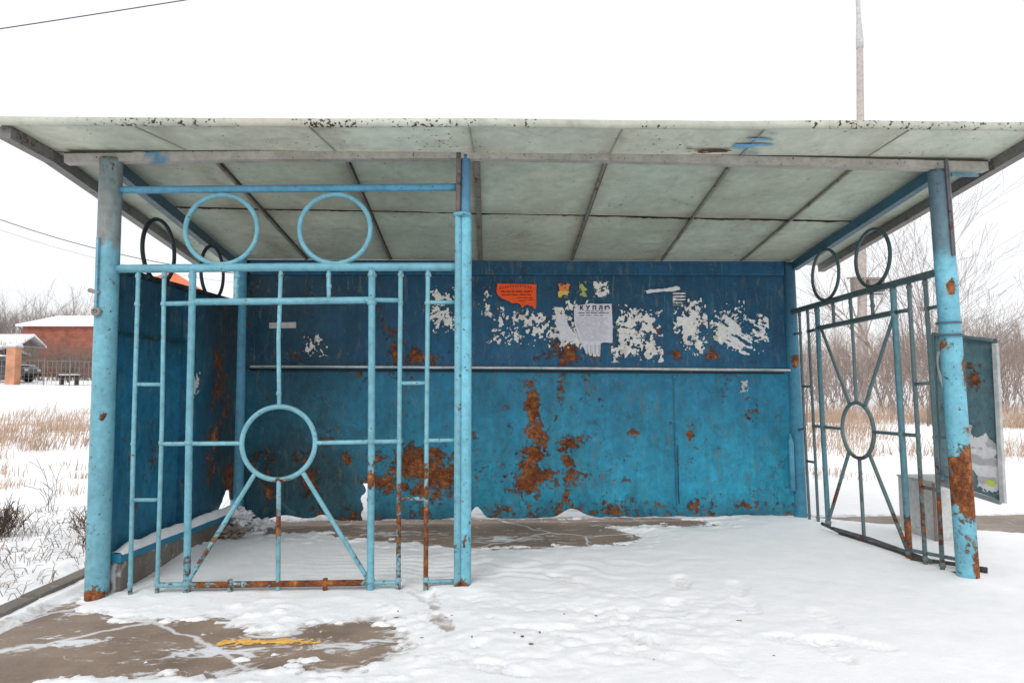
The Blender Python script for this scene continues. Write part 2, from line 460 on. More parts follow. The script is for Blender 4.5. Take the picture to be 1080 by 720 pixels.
xs = axis(-240, -3.3, 3.6, 240, .016); ys = axis(-30, -1.5, 2.3, 330, .016)
X, Y = np.meshgrid(xs, ys, indexing='ij')
Zs, Ds = snow_height(X, Y)
tag(grid_mesh('snowy_ground', xs, ys, Zs, Ds, M_snow), kind='structure')

sx = np.linspace(-2.552, 2.45, 230); sy = np.linspace(-3.2, 2.06, 240); SX, SY = np.meshgrid(sx, sy, indexing='ij')
def blob(cx, cy, rx, ry): return np.exp(-((SX-cx)/rx)**2-((SY-cy)/ry)**2)
eb = np.maximum(sdpoly(SX, SY, FRONT), sdpoly(SX, SY, BACK)+.045)
SD = .17*sstep(.10, .0, eb)+.30*blob(-2.0, -.58, .16, .07)+.32*blob(-1.35, -.72, .30, .06)+.30*blob(-1.22, -.53, .10, .05)+.30*blob(-.85, -.68, .14, .08)+.2*blob(-1.0, 1.5, .3, .12)+.28*blob(-.1, 1.25, .35, .1)
SD = SD-.10*blob(-1.7, -.45, .6, .12)-.1*blob(-2.2, -.9, .3, .2)
SZ = np.zeros_like(SX); SZ[0, :] = SZ[-1, :] = SZ[:, 0] = SZ[:, -1] = -.2
tag(grid_mesh('concrete_slab', sx, sy, SZ, SD, M_slab), kind='structure')
m = MB()
px = np.linspace(2.46, 14, 30)
for i in range(len(px)-1):
    a, b = px[i], px[i+1]
    def zz(x, y): return float(terrain(x, y))-.004
    vs = [(a, .2, zz(a, .2)), (b, .2, zz(b, .2)), (b, 2.2, zz(b, 2.2)), (a, 2.2, zz(a, 2.2))]
    m.add(vs, [(0, 1, 2, 3)])
tag(m.build('bare_footpath', M_path), kind='structure')
m = MB()
for i in range(5):
    y0 = -3.2+i*1.06
    m.box((-2.66, y0, -.2), (-2.555, y0+1.052, .035+.006*math.sin(i*2.1)))
tag(m.build('kerb', M_kerb, bevel=.008), kind='structure')

# yellow paint smeared on the slab
us = np.arange(-1.46, -.95, .006); vs_ = np.arange(-.72, -.53, .004)
U, V = np.meshgrid(us, vs_, indexing='ij')
f = .038-np.abs(V+.632-.012*np.sin(U*9)) - .060*np.clip(fbm(U*26, V*30, 4, 5, .65)-.42, 0, 1)*2.0
f += -.05*sstep(-.99, -.965, U)-.06*sstep(-1.40, -1.43, U)
PV, PF = march(f, us, vs_)
m = MB(); m.add([(a, b, .003) for a, b in PV], PF)
tag(m.build('yellow_paint_mark', flat('yellow_road_paint', (.88, .50, .12), .6, .3, 40)), kind='structure')

# ------------------------------------------------------------------ the shelter
LB = (.15, .375, .460); MBL = (.07, .27, .42); DK = (.055, .095, .11); GB = (.075, .115, .12)  # DK, GB: dark tones with backlit shade painted in
GREY = (.235, .215, .20)
D = 1.86
sh = empty('bus_shelter')
tag(sh, 'rusty blue metal roadside shelter with slanted grey roof and snow inside', 'bus shelter')

def lerp3(a, b, t): return tuple(a[i]+(b[i]-a[i])*t for i in range(3))
def zc(y): return 2.372-.11*y          # underside of the roof

# posts
def sphere_rust(lst, base=0.):
    def f(p, n):
        r = base(p) if callable(base) else base
        for (c, rx, rz, s) in lst:
            d = math.hypot((p.x-c[0])/rx, (p.z-c[2])/rz)
            if abs(p.y-c[1]) < .2 and d < 1.4: r = max(r, s*(1.25-d))
        return r
    return f
FLb, FLt = (-2.286, 0, -.02), (-2.313, 0, 2.325)
m = MB()
m.tube([FLb, FLt], .056, 20, step=.03,
       c=lambda p, n: lerp3(lerp3(LB, (.20, .185, .165), .55+.45*float(fbm(p.z*9, p.x*30+p.y*30, 3, 6))), LB, float(sstep(1.88, 1.83, p.z+.16*(float(fbm(p.x*40+p.y*25, p.z*10, 3, 3))-.5)))),
       rust=sphere_rust([((-2.29, -.05, .03), .09, .06, .8), ((-2.27, -.05, .95), .025, .03, .62), ((-2.34, -.03, .25), .03, .12, .5)],
                        lambda p: .30-.14*float(sstep(.1, .7, p.z))+.12*float(sstep(2.1, 2.3, p.z))))
post1 = m.build('post', M_paint, sh, True)
m = MB()
m.bar((-2.322, -.058, 1.50), (-2.327, -.060, 1.88), .012, .022, up=(0, 1, 0), c=(.16, .33, .42), rust=.2)
m.ring((-2.318, -.066, 1.485), .017, .009, (1, 0, 0), (0, 0, 1), 20, 6, c=GREY, rust=.25)
m.tube([(-2.365, -.058, 1.60), (-2.31, -.058, 1.585)], .011, 8, c=GREY, rust=.3)
m.build('hook_bracket', M_paint, post1)

m = MB()
frust = sphere_rust([((-.41, -.04, .03), .07, .06, .85), ((-.40, -.04, .27), .02, .03, .62), ((-.43, -.04, .42), .02, .05, .55)], lambda p: .27-.10*float(sstep(.2, 1.0, p.z)))
m.tube([(-.395, 0, -.02), (-.393, 0, 2.03)], .036, 16, step=.03, c=(.16, .46, .58), rust=frust)
m.bar((-.432, -.012, -.02), (-.430, -.012, 2.03), .034, .05, up=(0, 1, 0), c=LB, rust=frust, step=.03)
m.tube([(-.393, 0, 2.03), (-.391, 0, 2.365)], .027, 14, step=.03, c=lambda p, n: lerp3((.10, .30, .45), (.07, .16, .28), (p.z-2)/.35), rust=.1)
m.bar((-.432, -.012, 2.03), (-.428, -.012, 2.39), .026, .03, up=(0, 1, 0), c=(.15, .13, .12), rust=.3)
m.tube([(-.41, -.002, 2.018), (-.41, -.002, 2.036)], .052, 16, c=LB, rust=.1)
m.build('post', M_paint, sh, True)

FRb, FRt = (2.338, 0, -.03), (2.304, 0, 2.30)
m = MB()
m.tube([FRb, FRt], .054, 20, step=.025,
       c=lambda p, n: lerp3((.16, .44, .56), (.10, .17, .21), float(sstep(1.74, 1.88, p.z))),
       rust=sphere_rust([((2.30, -.05, 1.63), .035, .075, .85), ((2.355, -.04, 1.15), .03, .11, .85), ((2.31, -.05, .95), .02, .03, .55), ((2.345, -.05, .84), .05, .05, .62),
                         ((2.335, -.05, .55), .09, .23, 1.25), ((2.36, -.04, .1), .05, .12, .85), ((2.27, -.04, 1.3), .03, .06, .55)],
                        lambda p: .19+.10*float(sstep(1.0, .7, p.z))))
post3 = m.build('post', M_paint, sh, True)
m = MB()
m.bar((2.318, -.058, 1.80), (2.305, -.062, 2.345), .018, .014, up=(0, 1, 0), c=(.10, .10, .11), rust=.3)
m.build('clamp_strip', M_paint, post3)
m = MB(); m.ring((2.313, 0, 1.36), .062, .007, (1, 0, 0), (0, 1, 0), 24, 6, c=(.08, .13, .16), rust=.2); m.build('clamp_band', M_paint, post3)
m = MB(); m.ring((2.3115, 0, 1.43), .060, .005, (1, 0, 0), (0, 1, 0), 24, 6, c=(.08, .13, .16), rust=.2)
m.build('clamp_band', M_paint, post3)
# back posts
m = MB(); m.tube([(-2.255, 1.78, -.02), (-2.285, 1.78, zc(1.78)-.02)], .050, 16, step=.05, c=(.10, .33, .48), rust=.08); m.build('post', M_paint, sh, True)
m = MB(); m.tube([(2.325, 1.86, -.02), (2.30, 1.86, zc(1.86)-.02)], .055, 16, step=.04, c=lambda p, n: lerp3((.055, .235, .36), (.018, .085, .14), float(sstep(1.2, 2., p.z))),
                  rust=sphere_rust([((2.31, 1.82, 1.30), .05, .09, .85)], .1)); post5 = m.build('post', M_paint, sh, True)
m = MB(); m.tube([(2.240, 1.80, .24), (2.238, 1.80, .63), (2.244, 1.82, .70)], [.022, .022, .008], 10, c=(.10, .36, .52), rust=.1); m.build('hinge_tube', M_paint, post5, True)

# grilles -----------------------------------------------------------------
def grille(P, side, label):
    """P(s, z): s runs along the panel, 0 at the front-left / far post"""
    right = side == 'right'
    cr = GB if right else LB           # rails; the right grille's darker colours carry its backlit shade
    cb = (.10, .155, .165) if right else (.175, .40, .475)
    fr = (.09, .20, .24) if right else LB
    ru = lambda hi, lo, z0, z1: (lambda p, n: lo+(hi-(.12 if right else 0)-lo)*float(sstep(z1, z0, p.z)))
    k = 1 if right else 0
    j = lambda a: random.uniform(-a, a)
    g = MB()
    g.tube([P(.03, 1.735), P(.95, 1.742), P(1.86, 1.74)], .023, 12, step=.05, c=cr, rust=.10+.08*k)
    g.tube([P(.44, 1.555), P(.91, 1.556), P(1.40, 1.56)], .019, 10, step=.05, c=cr, rust=.12)
    g.tube([P(.30, 1.545), P(.44, 1.548)], .013, 8, c=cr, rust=.1); g.tube([P(1.40, 1.56), P(1.55, 1.557)], .013, 8, c=cr, rust=.1)
    g.tube([P(1.69, 1.545), P(1.85, 1.545)], .011, 8, c=cb, rust=.1)
    if right: g.tube([P(.03, 1.545), P(.17, 1.545)], .010, 8, c=cb, rust=.15)
    go = g.build('side_grille' if right else 'front_grille', M_paint, sh, True)
    if label: go['label'] = label
    # uprights
    def bar(s0, s1, z0, z1, r, c, rust):
        b = MB(); md = (s0+s1)/2+j(.009)
        b.tube([P(s0, z0), P(md, (z0+z1)/2), P(s1, z1)], r, 8, step=.03, c=c, rust=rust)
        for zw in (z0+.075, 1.545, z1-.028, .797):
            if z0 <= zw-.03 and zw < z1:
                tt = (zw-z0)/(z1-z0); sw = (s0+(md-s0)*tt*2) if tt < .5 else md+(s1-md)*(tt*2-1)
                w = r*random.uniform(1.15, 1.5)
                b.tube([P(sw, zw-.016), P(sw+j(.002), zw-.006), P(sw+j(.002), zw+.006), P(sw, zw+.016)], [r*.9, w, w*.95, r*.9], 8, c=lerp3(c, (.3, .3, .28), .15), rust=.22)
        b.build('bar', M_paint, go, True)
    bar(.168, .155, .0, 1.725, .0115, cb, ru(.42, .14, .02, .15))
    bar(.304, .290, .0, 1.725, .0115, cb, ru(.42, .14, .02, .15))
    bar(.455, .440, .0, 1.725, .019, fr, ru(.50, .12, .05, .35))
    bar(1.400, 1.390, .0, 1.725, .019, fr, (lambda p, n: .12+(.42*math.exp(-((p.z-.62)/.11)**2) if not right else .42*float(sstep(.6, .1, p.z)))))
    bar(1.545, 1.545, .0, 1.725, .0125, cb, ru(.55, .12, .42, .75))
    bar(1.688, 1.692, .0, 1.725, .0125, cb, ru(.56, .14, .55, .85))
    bar(.910, .905, .98, 1.725, .0115, cb, .14)
    bar(.675, .675, 1.56, 1.725, .0115, cb, .14); bar(1.163, 1.160, 1.56, 1.725, .0115, cb, .14)
    # ring and spokes
    a1 = (Vector(P(1, 0))-Vector(P(0, 0))).normalized()
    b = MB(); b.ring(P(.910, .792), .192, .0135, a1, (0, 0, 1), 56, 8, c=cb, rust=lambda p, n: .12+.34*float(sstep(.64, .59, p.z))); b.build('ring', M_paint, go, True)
    def spoke(a, z0, e, z1, rust, r=.0125):
        b = MB(); b.tube([P(a, z0), P(e, z1)], r, 8, step=.03, c=cb, rust=rust); b.build('spoke', M_paint, go, True)
    spoke(.46, .085, .79, .632, (lambda p, n: .12+.42*math.exp(-((p.z-.27)/.11)**2)))
    spoke(1.385, .085, 1.04, .635, (lambda p, n: .14+(.3*float(sstep(.5, .15, p.z)) if right else .25*math.exp(-((p.z-.14)/.06)**2))))
    spoke(.922, .01, .915, .60, (lambda p, n: .20+.30*math.exp(-((p.z-.36)/.13)**2)))
    spoke(.295, .792, .718, .792, .2, .0115); spoke(1.102, .792, 1.55, .797, .2, .0115)
    spoke(1.69, .80, 1.85, .80, .22, .0105)
    if right:
        spoke(.03, .745, .165, .765, .2, .010)
        spoke(.50, 1.53, .835, .968, .14, .0115); spoke(1.375, 1.53, 1.01, .957, .14, .0115)
    for s0, s1, z in ((.162, .298, 1.106), (.165, .30, .503), (1.545, 1.69, 1.106), (1.545, 1.688, .495)):
        b = MB(); b.tube([P(s0, z), P(s1, z+j(.004))], .0105, 8, c=cb, rust=.2 if z > 1 else (.42 if s0 > 1 else .15)); b.build('link', M_paint, go, True)
    # upper rings under the roof, backlit shade put into the right pair's colour
    for s, zz in ((.585, 1.950), (1.19, 1.953)):
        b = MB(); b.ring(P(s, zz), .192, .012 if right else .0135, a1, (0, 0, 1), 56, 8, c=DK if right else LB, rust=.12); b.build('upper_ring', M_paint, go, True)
    # bottom rail
    b = MB()
    if not right:
        b.tube([P(.30, .068), P(.46, .068)], .014, 8, step=.03, c=cb, rust=.34); b.tube([P(.46, .066), P(1.40, .064)], .017, 8, step=.03, c=cb, rust=.60)
        b.tube([P(1.40, .063), P(1.55, .062)], .012, 8, step=.03, c=cb, rust=.30); b.tube([P(1.69, .064), P(1.85, .066)], .011, 8, step=.03, c=cb, rust=.38)
        for s in (.675, 1.165): b.tube([P(s, .005), P(s, .09)], .013, 8, c=cb, rust=.48)
        b.build('bottom_rail', M_paint, go, True)
    return go
def PL(s, z):
    t = s/1.88; xb = -2.286+s; lean = -.020*(z/2.3)*(1-t)
    return (xb+lean, .0, z-(.012*(1-t) if z > 1.3 else 0))
def PR(s, z):                       # s = 0 at the far post
    return (2.318-.012*z/2., 1.86-s, z-.012)
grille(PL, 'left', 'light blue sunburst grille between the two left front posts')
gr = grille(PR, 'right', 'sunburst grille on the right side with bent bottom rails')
b = MB(); b.tube([(-2.26, 0, 2.156), (-.44, 0, 2.186)], .020, 10, step=.05, c=(.085, .28, .42), rust=lambda p, n: .1+.12*float(p.x > -1.2)); b.build('top_bar', M_paint, sh, True)
# torn-loose bottom rails of the right grille
b = MB()
b.tube([(2.20, 1.12, .075), (2.28, .80, .07), (2.33, .46, .055), (2.345, .30, .05)], .013, 8, step=.04, c=(.10, .11, .11), rust=.30)
b.tube([(2.24, 1.10, .045), (2.30, .78, .035), (2.335, .42, .03)], .015, 8, step=.04, c=(.10, .10, .10), rust=.36)
b.tube([(2.16, 1.20, .095), (2.22, 1.08, .06)], .012, 8, c=(.08, .08, .08), rust=.3)
b.tube([(2.31, .43, .085), (2.36, .20, .10), (2.37, .05, .115)], .011, 8, step=.04, c=(.14, .22, .25), rust=.3)
b.tube([(2.30, .42, .04), (2.42, .22, .055), (2.50, .12, .05)], .012, 8, step=.04, c=(.10, .10, .10), rust=.35)
b.tube([(2.28, .30, .01), (2.32, .12, .03), (2.33, .02, .06)], .011, 8, step=.04, c=(.10, .13, .14), rust=.4)
b.tube([(2.26, -.03, .012), (2.33, -.05, .014)], .012, 8, c=(.07, .06, .05), rust=.4)
b.tube([(2.49, .135, .05), (2.525, .10, .05)], .017, 8, c=(.03, .03, .03), rust=.2)
b.build('bottom_rail', M_paint, gr, True)
# rings over the left wall, near-black colour standing for backlit shade
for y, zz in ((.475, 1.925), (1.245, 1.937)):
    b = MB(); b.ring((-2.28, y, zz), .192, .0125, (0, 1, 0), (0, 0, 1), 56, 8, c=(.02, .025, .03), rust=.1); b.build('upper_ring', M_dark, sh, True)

# walls -------------------------------------------------------------------
BL = [ # rust patches on the back wall (x, z, rx, rz, strength)
 (.10,.98,.06,.14,.9),(.10,.82,.05,.12,.8),(.12,.70,.09,.09,.85),(.09,.55,.10,.10,.9),(.12,.40,.10,.12,.95),(.02,.30,.14,.08,.9),(.22,.34,.14,.08,.85),(.34,1.08,.05,.10,.8),
 (.42,.62,.10,.06,.85),(.40,.50,.05,.08,.8),(.44,.38,.09,.11,.85),(.37,.22,.05,.09,.8),(-.15,.47,.04,.05,.7),(-.13,.37,.08,.05,.55),(.94,.72,.05,.035,.9),(1.415,.72,.04,.08,.85),(1.43,.82,.03,.05,.7),
 (1.99,.90,.04,.05,.65),(-.86,.47,.20,.13,.95),(-.66,.36,.16,.17,1.0),(-.78,.30,.10,.10,.8),(-1.10,.33,.16,.06,.85),(-.95,.28,.10,.05,.7),(-1.22,.55,.06,.10,.7),(-1.0,1.17,.10,.05,.6),
 (-1.09,1.60,.12,.16,.62),(-1.0,1.45,.10,.12,.6),(-.85,1.38,.10,.08,.75),(-.69,1.33,.09,.06,.7),(.38,1.37,.17,.11,.72),(.55,1.40,.08,.05,.6),(1.62,1.40,.07,.10,.65),(1.3,1.36,.04,.05,.55),
 (-1.75,.42,.10,.16,.65),(-1.42,.52,.05,.07,.75),(-1.6,.66,.07,.05,.6),(-2.05,.35,.12,.2,.6),(-2.0,.85,.10,.06,.5),(-1.9,1.35,.10,.12,.5),(.9,.33,.10,.03,.6),(.6,.28,.05,.04,.55),(1.15,.12,.06,.06,.6),(1.42,.10,.05,.06,.6),(1.80,.13,.05,.05,.65),(.75,.08,.10,.05,.6),
 (-.2,.12,.16,.08,.55),(.05,.10,.14,.08,.55),(.3,.12,.12,.08,.62),(-.4,.2,.06,.1,.55),(-.25,.25,.05,.05,.5)]
def wall_fields(x, z):
    x = np.asarray(x); z = np.asarray(z)
    r = np.zeros(x.shape)
    for bx, bz, rx, rz, s in BL:
        d = np.hypot((x-bx)/rx, (z-bz)/rz); r = np.maximum(r, (s-.12)*np.clip(1.12-.55*d, 0, 1))
    r = np.maximum(r, .20*sstep(.28, .03, z)+.08)
    # paint: bright turquoise low on the wall, deep navy up by the roof
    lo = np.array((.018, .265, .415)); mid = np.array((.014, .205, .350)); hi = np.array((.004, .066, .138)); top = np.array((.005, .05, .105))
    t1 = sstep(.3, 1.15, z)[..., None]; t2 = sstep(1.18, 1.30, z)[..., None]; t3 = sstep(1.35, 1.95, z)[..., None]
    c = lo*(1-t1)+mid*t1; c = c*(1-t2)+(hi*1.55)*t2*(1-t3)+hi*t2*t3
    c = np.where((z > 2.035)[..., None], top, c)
    # dingy olive soot in the left part
    g = np.clip(sstep(-.9, -1.9, x)*.62+.65*np.exp(-((x+1.75)/.6)**2-((z-.25)/.35)**2)+.45*sstep(.2, .02, z), 0, .85)*(.55+.9*fbm(x*2.2, z*2.2, 4, 8))
    g = np.clip(g, 0, .85)[..., None]
    c = c*(1-g)+np.array((.022, .048, .058))*g
    return r, c

def sheet(name, us, vs, f, P, fields, mat, parent, thick, nrm):
    PV, PF = march(f, us, vs)
    u = np.array([p[0] for p in PV]); v = np.array([p[1] for p in PV])
    r, c = fields(u, v)
    mm = MB(); n = len(PV)
    front = [P(a, b) for a, b in PV]
    nrm = Vector(nrm)
    mm.v = [Vector(p) for p in front]; mm.c = [tuple(q) for q in c]; mm.r = list(r)
    mm.f = [list(q) for q in PF]; mm.m = [0]*len(PF)
    ed = {}
    for q in PF:
        for i in range(len(q)):
            a, b = q[i], q[(i+1) % len(q)]
            k = (min(a, b), max(a, b)); ed.setdefault(k, []).append((a, b))
    mm.v += [Vector(p)-nrm*thick for p in front]; mm.c += [(.05, .10, .13)]*n; mm.r += [.3]*n
    for q in PF: mm.f.append([i+n for i in q][::-1]); mm.m.append(0)
    for k, e in ed.items():
        if len(e) == 1: a, b = e[0]; mm.f.append([b, a, a+n, b+n]); mm.m.append(0)
    o = mm.build(name, mat, parent, False)
    return o
wx = np.arange(-2.315, 2.281, .018); wz = np.arange(.0, 2.171, .018)
U, V = np.meshgrid(wx, wz, indexing='ij')
bot = .030+.045*np.clip(fbm(U*4, U*0, 5, 3, .65)-.45, 0, 1)+.09*np.exp(-((U+.36)/.06)**2)+.07*np.exp(-((U-.42)/.10)**2)+.05*np.exp(-((U+1.9)/.15)**2)+.05*np.exp(-((U+1.6)/.08)**2)
f = np.minimum(V-bot, 2.165-V)
hole = .035-np.abs(U+1.255+.02*np.sin(V*40))-.02*(fbm(U*30, V*30, 3, 2)) ; f = np.minimum(f, np.where((V > .16) & (V < .34), -hole*1.0, 1))
hole2 = np.hypot((U+1.24)/.05, (V-.08)/.09)-1+.5*(fbm(U*25, V*25, 3, 6)-.5); f = np.minimum(f, hole2*.05)
def PB(u, v):
    d = .010*(float(fbm(u*1.6, v*1.6, 3, 12))-.5)*2*float(sstep(.0, .3, min(v, 2.0-v) if v < 2.03 else 0))
    if 1.0 < u: d += .0 if u < 1.282 else .006
    return (u, 1.852-d*.8, v)
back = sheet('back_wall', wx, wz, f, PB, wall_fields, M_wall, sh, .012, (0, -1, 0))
# header flange, rail and seams
m = MB()
m.bar((-2.22, 1.832, 2.093), (2.245, 1.832, 2.098), .03, .105, c=(.006, .075, .16), rust=lambda p, n: .10)
m.bar((-2.22, 1.826, 2.036), (2.245, 1.826, 2.042), .024, .012, c=(.008, .10, .20), rust=.12)
m.build('header_flange', M_wall, back)
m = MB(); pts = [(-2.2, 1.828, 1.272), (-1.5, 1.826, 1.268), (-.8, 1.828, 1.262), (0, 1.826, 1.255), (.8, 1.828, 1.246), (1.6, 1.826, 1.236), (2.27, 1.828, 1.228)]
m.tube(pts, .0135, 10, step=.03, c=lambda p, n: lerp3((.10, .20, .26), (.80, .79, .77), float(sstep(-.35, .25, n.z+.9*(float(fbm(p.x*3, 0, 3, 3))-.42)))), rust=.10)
m.bar((-2.2, 1.840, 1.253), (2.22, 1.840, 1.208), .022, .018, c=(.012, .03, .04), rust=.25)  # dark bar painted as the shadow beneath the rail
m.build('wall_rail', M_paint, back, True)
m = MB()
m.bar((1.283, 1.842, .12), (1.281, 1.842, 1.20), .010, .006, up=(0, 1, 0), c=(.02, .15, .26), rust=.12, step=.03)
m.tube([(1.300, 1.834, .62), (1.300, 1.834, .24), (1.303, 1.834, .14)], .004, 6, step=.03, c=(.02, .06, .09), rust=.2)
m.build('wall_seam', M_wall, back)

# left wall
def left_fields(y, z):
    y = np.asarray(y); z = np.asarray(z); r = np.zeros(y.shape)
    for by, bz, ry, rz, s in ((1.36,1.30,.10,.16,.85),(1.42,1.12,.09,.12,.8),(1.33,.78,.12,.14,.85),(1.30,.56,.11,.13,.85),(1.55,.95,.08,.15,.6),(.45,.62,.12,.1,.5),(.4,1.05,.10,.06,.45),(1.68,.42,.12,.16,.9),(1.6,1.5,.12,.1,.5),(.95,.9,.05,.2,.4),(.25,.5,.1,.2,.45)):
        d = np.hypot((y-by)/ry, (z-bz)/rz); r = np.maximum(r, (s-.22)*np.clip(1.12-.55*d, 0, 1))
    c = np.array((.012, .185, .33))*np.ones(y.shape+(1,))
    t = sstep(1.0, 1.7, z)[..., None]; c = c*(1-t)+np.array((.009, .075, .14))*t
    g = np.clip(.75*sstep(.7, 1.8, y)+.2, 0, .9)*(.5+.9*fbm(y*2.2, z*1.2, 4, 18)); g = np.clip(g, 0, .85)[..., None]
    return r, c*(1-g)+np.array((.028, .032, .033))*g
ly = np.arange(.05, 1.80, .018); lz = np.arange(.08, 1.80, .018)
U, V = np.meshgrid(ly, lz, indexing='ij')
topz = 1.715+.033*U
botz = .205-.03*U+.17*sstep(1.35, 1.62, U)*fbm(U*8, V*3+3, 4, 33)*1.6
f = np.minimum(topz-V, V-botz)
def PLW(u, v): return (-2.272+.010*(float(fbm(u*1.7, v*1.7, 3, 44))-.5), u, v)
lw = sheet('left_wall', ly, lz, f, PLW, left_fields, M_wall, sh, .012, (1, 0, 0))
m = MB()
m.bar((-2.276, .05, 1.728), (-2.276, 1.79, 1.786), .034, .03, c=(.010, .022, .032), rust=.12)
m.bar((-2.262, .06, 1.385), (-2.262, .80, 1.392), .014, .016, c=(.010, .05, .08), rust=.15)
m.build('top_flange', M_wall, lw)
m = MB(); m.bar((-2.252, .84, .19), (-2.252, .84, 1.73), .085, .04, up=(1, 0, 0), c=(.012, .10, .18), rust=.12); m.build('wall_stud', M_wall, lw)
m = MB(); m.bar((-2.235, .05, .195), (-2.235, 1.42, .150), .07, .045, c=(.02, .22, .36), rust=.12, step=.04); m.build('sill_channel', M_paint, lw)
# snow lying on the sill
us = np.arange(.05, 1.62, .02); ws = np.linspace(0, 1, 7)
m = MB(); vs = []; fs = []
for i, u in enumerate(us):
    h = (.028+.035*float(fbm(u*7, .3, 4, 51)))*(.15+.85*float(sstep(.05, .16, u))); z0 = .218-.033*u
    for w in ws:
        x = -2.268+.072*w*(1+.15*float(fbm(u*9, 2, 3, 52)))
        vs.append((x, u, z0+h*math.sin(math.pi*min(1, .25+.75*(1-w)))*(1 if w < 1 else 0)-.004*(w == 1)))
nw = len(ws)
for i in range(len(us)-1):
    for k in range(nw-1): a = i*nw+k; fs.append((a, a+1, a+nw+1, a+nw))
m.add(vs, fs); tag(m.build('sill_snow', M_snow, None, True), 'strip of snow lying along the foot of the left inner wall', 'snow')
m = MB()
for i, (a, b) in enumerate(((.06, .62), (.625, 1.2), (1.205, 1.84))):
    m.box((-2.32, a, -.05), (-2.205+.004*i, b, .172-.030*a))
m.build('plinth', M_kerb, sh, bevel=.012)

# torn sheet scraps and rubbish in the back left corner
def rock(m, c, r, seed, col_, sq=(1, 1, 1), nu=9, nv=6, amp=.5, fr=1.6):
    vs = []; fs = []
    for i in range(nv+1):
        th = math.pi*i/nv
        for k in range(nu):
            ph = 2*math.pi*k/nu; dx, dy, dz = math.sin(th)*math.cos(ph), math.sin(th)*math.sin(ph), math.cos(th)
            q = r*(1+amp*2*(float(fbm(dx*fr+seed*3.1, dy*fr+dz*fr*1.3, 4, seed, .65))-.5))
            vs.append((c[0]+q*sq[0]*dx, c[1]+q*sq[1]*dy, c[2]+q*sq[2]*dz))
    for i in range(nv):
        for k in range(nu): a = i*nu+k; b_ = i*nu+(k+1) % nu; fs.append((a, b_, b_+nu, a+nu))
    m.add(vs, fs, col_)
for i, (c, r, cc, sq, lb) in enumerate(((( -2.13, 1.52, .13), .07, (.82, .82, .84), (1.2, 1.1, .8), 'large white snow clump in the back left corner of the shelter'),
        ((-2.10, 1.30, .06), .06, (.34, .28, .24), (1.3, 1.2, .6), 'brown rubble lump below the torn left wall corner'),
        ((-2.02, 1.62, .05), .06, (.80, .80, .82), (1.5, .9, .7), 'flat white snow clump by the back wall near the corner'))):
    m = MB(); rock(m, c, r, 5+i, cc, sq, 40, 26, 1.0, 3.2); o = m.build('rubble_lump' if 'rubble' in lb else 'snow_clump', M_v, None, False); tag(o, lb, 'rubble' if 'rubble' in lb else 'snow clump')

# roof --------------------------------------------------------------------
RX0, RX1, RY0, RY1 = -2.67, 2.67, -.345, 1.98
rf = MB()
xsplit = [RX0, -1.93, -1.09, -.35, .40, 1.14, 1.87, RX1]
def crack(x): return .76+.20*(x-RX0)/(RX1-RX0)
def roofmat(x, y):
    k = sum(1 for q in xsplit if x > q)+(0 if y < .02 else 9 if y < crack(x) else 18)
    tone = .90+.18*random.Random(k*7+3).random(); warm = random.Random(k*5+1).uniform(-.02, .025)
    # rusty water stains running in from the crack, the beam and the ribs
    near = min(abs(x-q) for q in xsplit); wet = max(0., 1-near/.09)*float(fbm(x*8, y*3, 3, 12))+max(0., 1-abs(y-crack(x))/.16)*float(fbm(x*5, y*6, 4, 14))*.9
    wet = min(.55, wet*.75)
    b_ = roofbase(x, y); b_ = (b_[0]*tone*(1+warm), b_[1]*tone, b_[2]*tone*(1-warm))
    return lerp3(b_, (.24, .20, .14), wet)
def zf(x, y): return zc(y)-.036*(RX1-x)/(RX1-RX0)*max(0., -y)/.345
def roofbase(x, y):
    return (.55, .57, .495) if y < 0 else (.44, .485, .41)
# two rows of sheets with an open, ragged crack between them, front strip in front of the beam
nx = 260; rx = np.linspace(RX0, RX1, nx)
def add_row(yf, yb, dz, nseg):
    vs = []; fs = []; cs = []
    for i, x in enumerate(rx):
        a = yf(x); b_ = yb(x)
        for k in range(nseg+1):
            y = a+(b_-a)*k/nseg
            dip = .006*(float(fbm(x*1.4, y*1.4, 3, 3))-.5)*2
            # sheets sag a little between the ribs
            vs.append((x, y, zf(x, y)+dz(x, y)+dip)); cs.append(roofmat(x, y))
    for i in range(nx-1):
        for k in range(nseg): q = i*(nseg+1)+k; fs.append((q, q+1, q+nseg+2, q+nseg+1))
    o = len(rf.v); rf.v += [Vector(p) for p in vs]; rf.c += cs; rf.r += [0.]*len(vs); rf.f += [[o+i for i in q] for q in fs]; rf.m += [0]*len(fs)
gap = lambda x: .004+.012*np.clip(fbm(x*2.3, 4.4, 5, 9, .7)-.38, 0, 1)*2.2*(.35+.65*float(sstep(-1.6, .6, x)))
add_row(lambda x: RY0, lambda x: .012, lambda x, y: 0, 8)
add_row(lambda x: .02, lambda x: crack(x)-float(gap(x)), lambda x, y: 0, 16)
add_row(lambda x: crack(x)+float(gap(x)), lambda x: RY1, lambda x, y: .010*float(sstep(1.1, .9, y)), 20)
# ragged dark strip added along the crack, standing for its shadowed gap
vs = []; fs = []
for i in range(700):
    x = RX0+.30+(RX1-RX0-.62)*i/699; y = crack(x)-.002
    h = .003+.024*float(np.clip(fbm(x*2.1, 7.7, 5, 19, .72)-.40, 0, 1))*2.0*(.45+.55*float(sstep(-1.8, .4, x)))
    vs += [(x, y, zc(y)+.004), (x, y-.001, zc(y)-h-.003*float(vnoise(x*60, 0, 2)))]
for i in range(699): fs.append((2*i, 2*i+1, 2*i+3, 2*i+2))
rf.add(vs, fs, (.028, .024, .020))
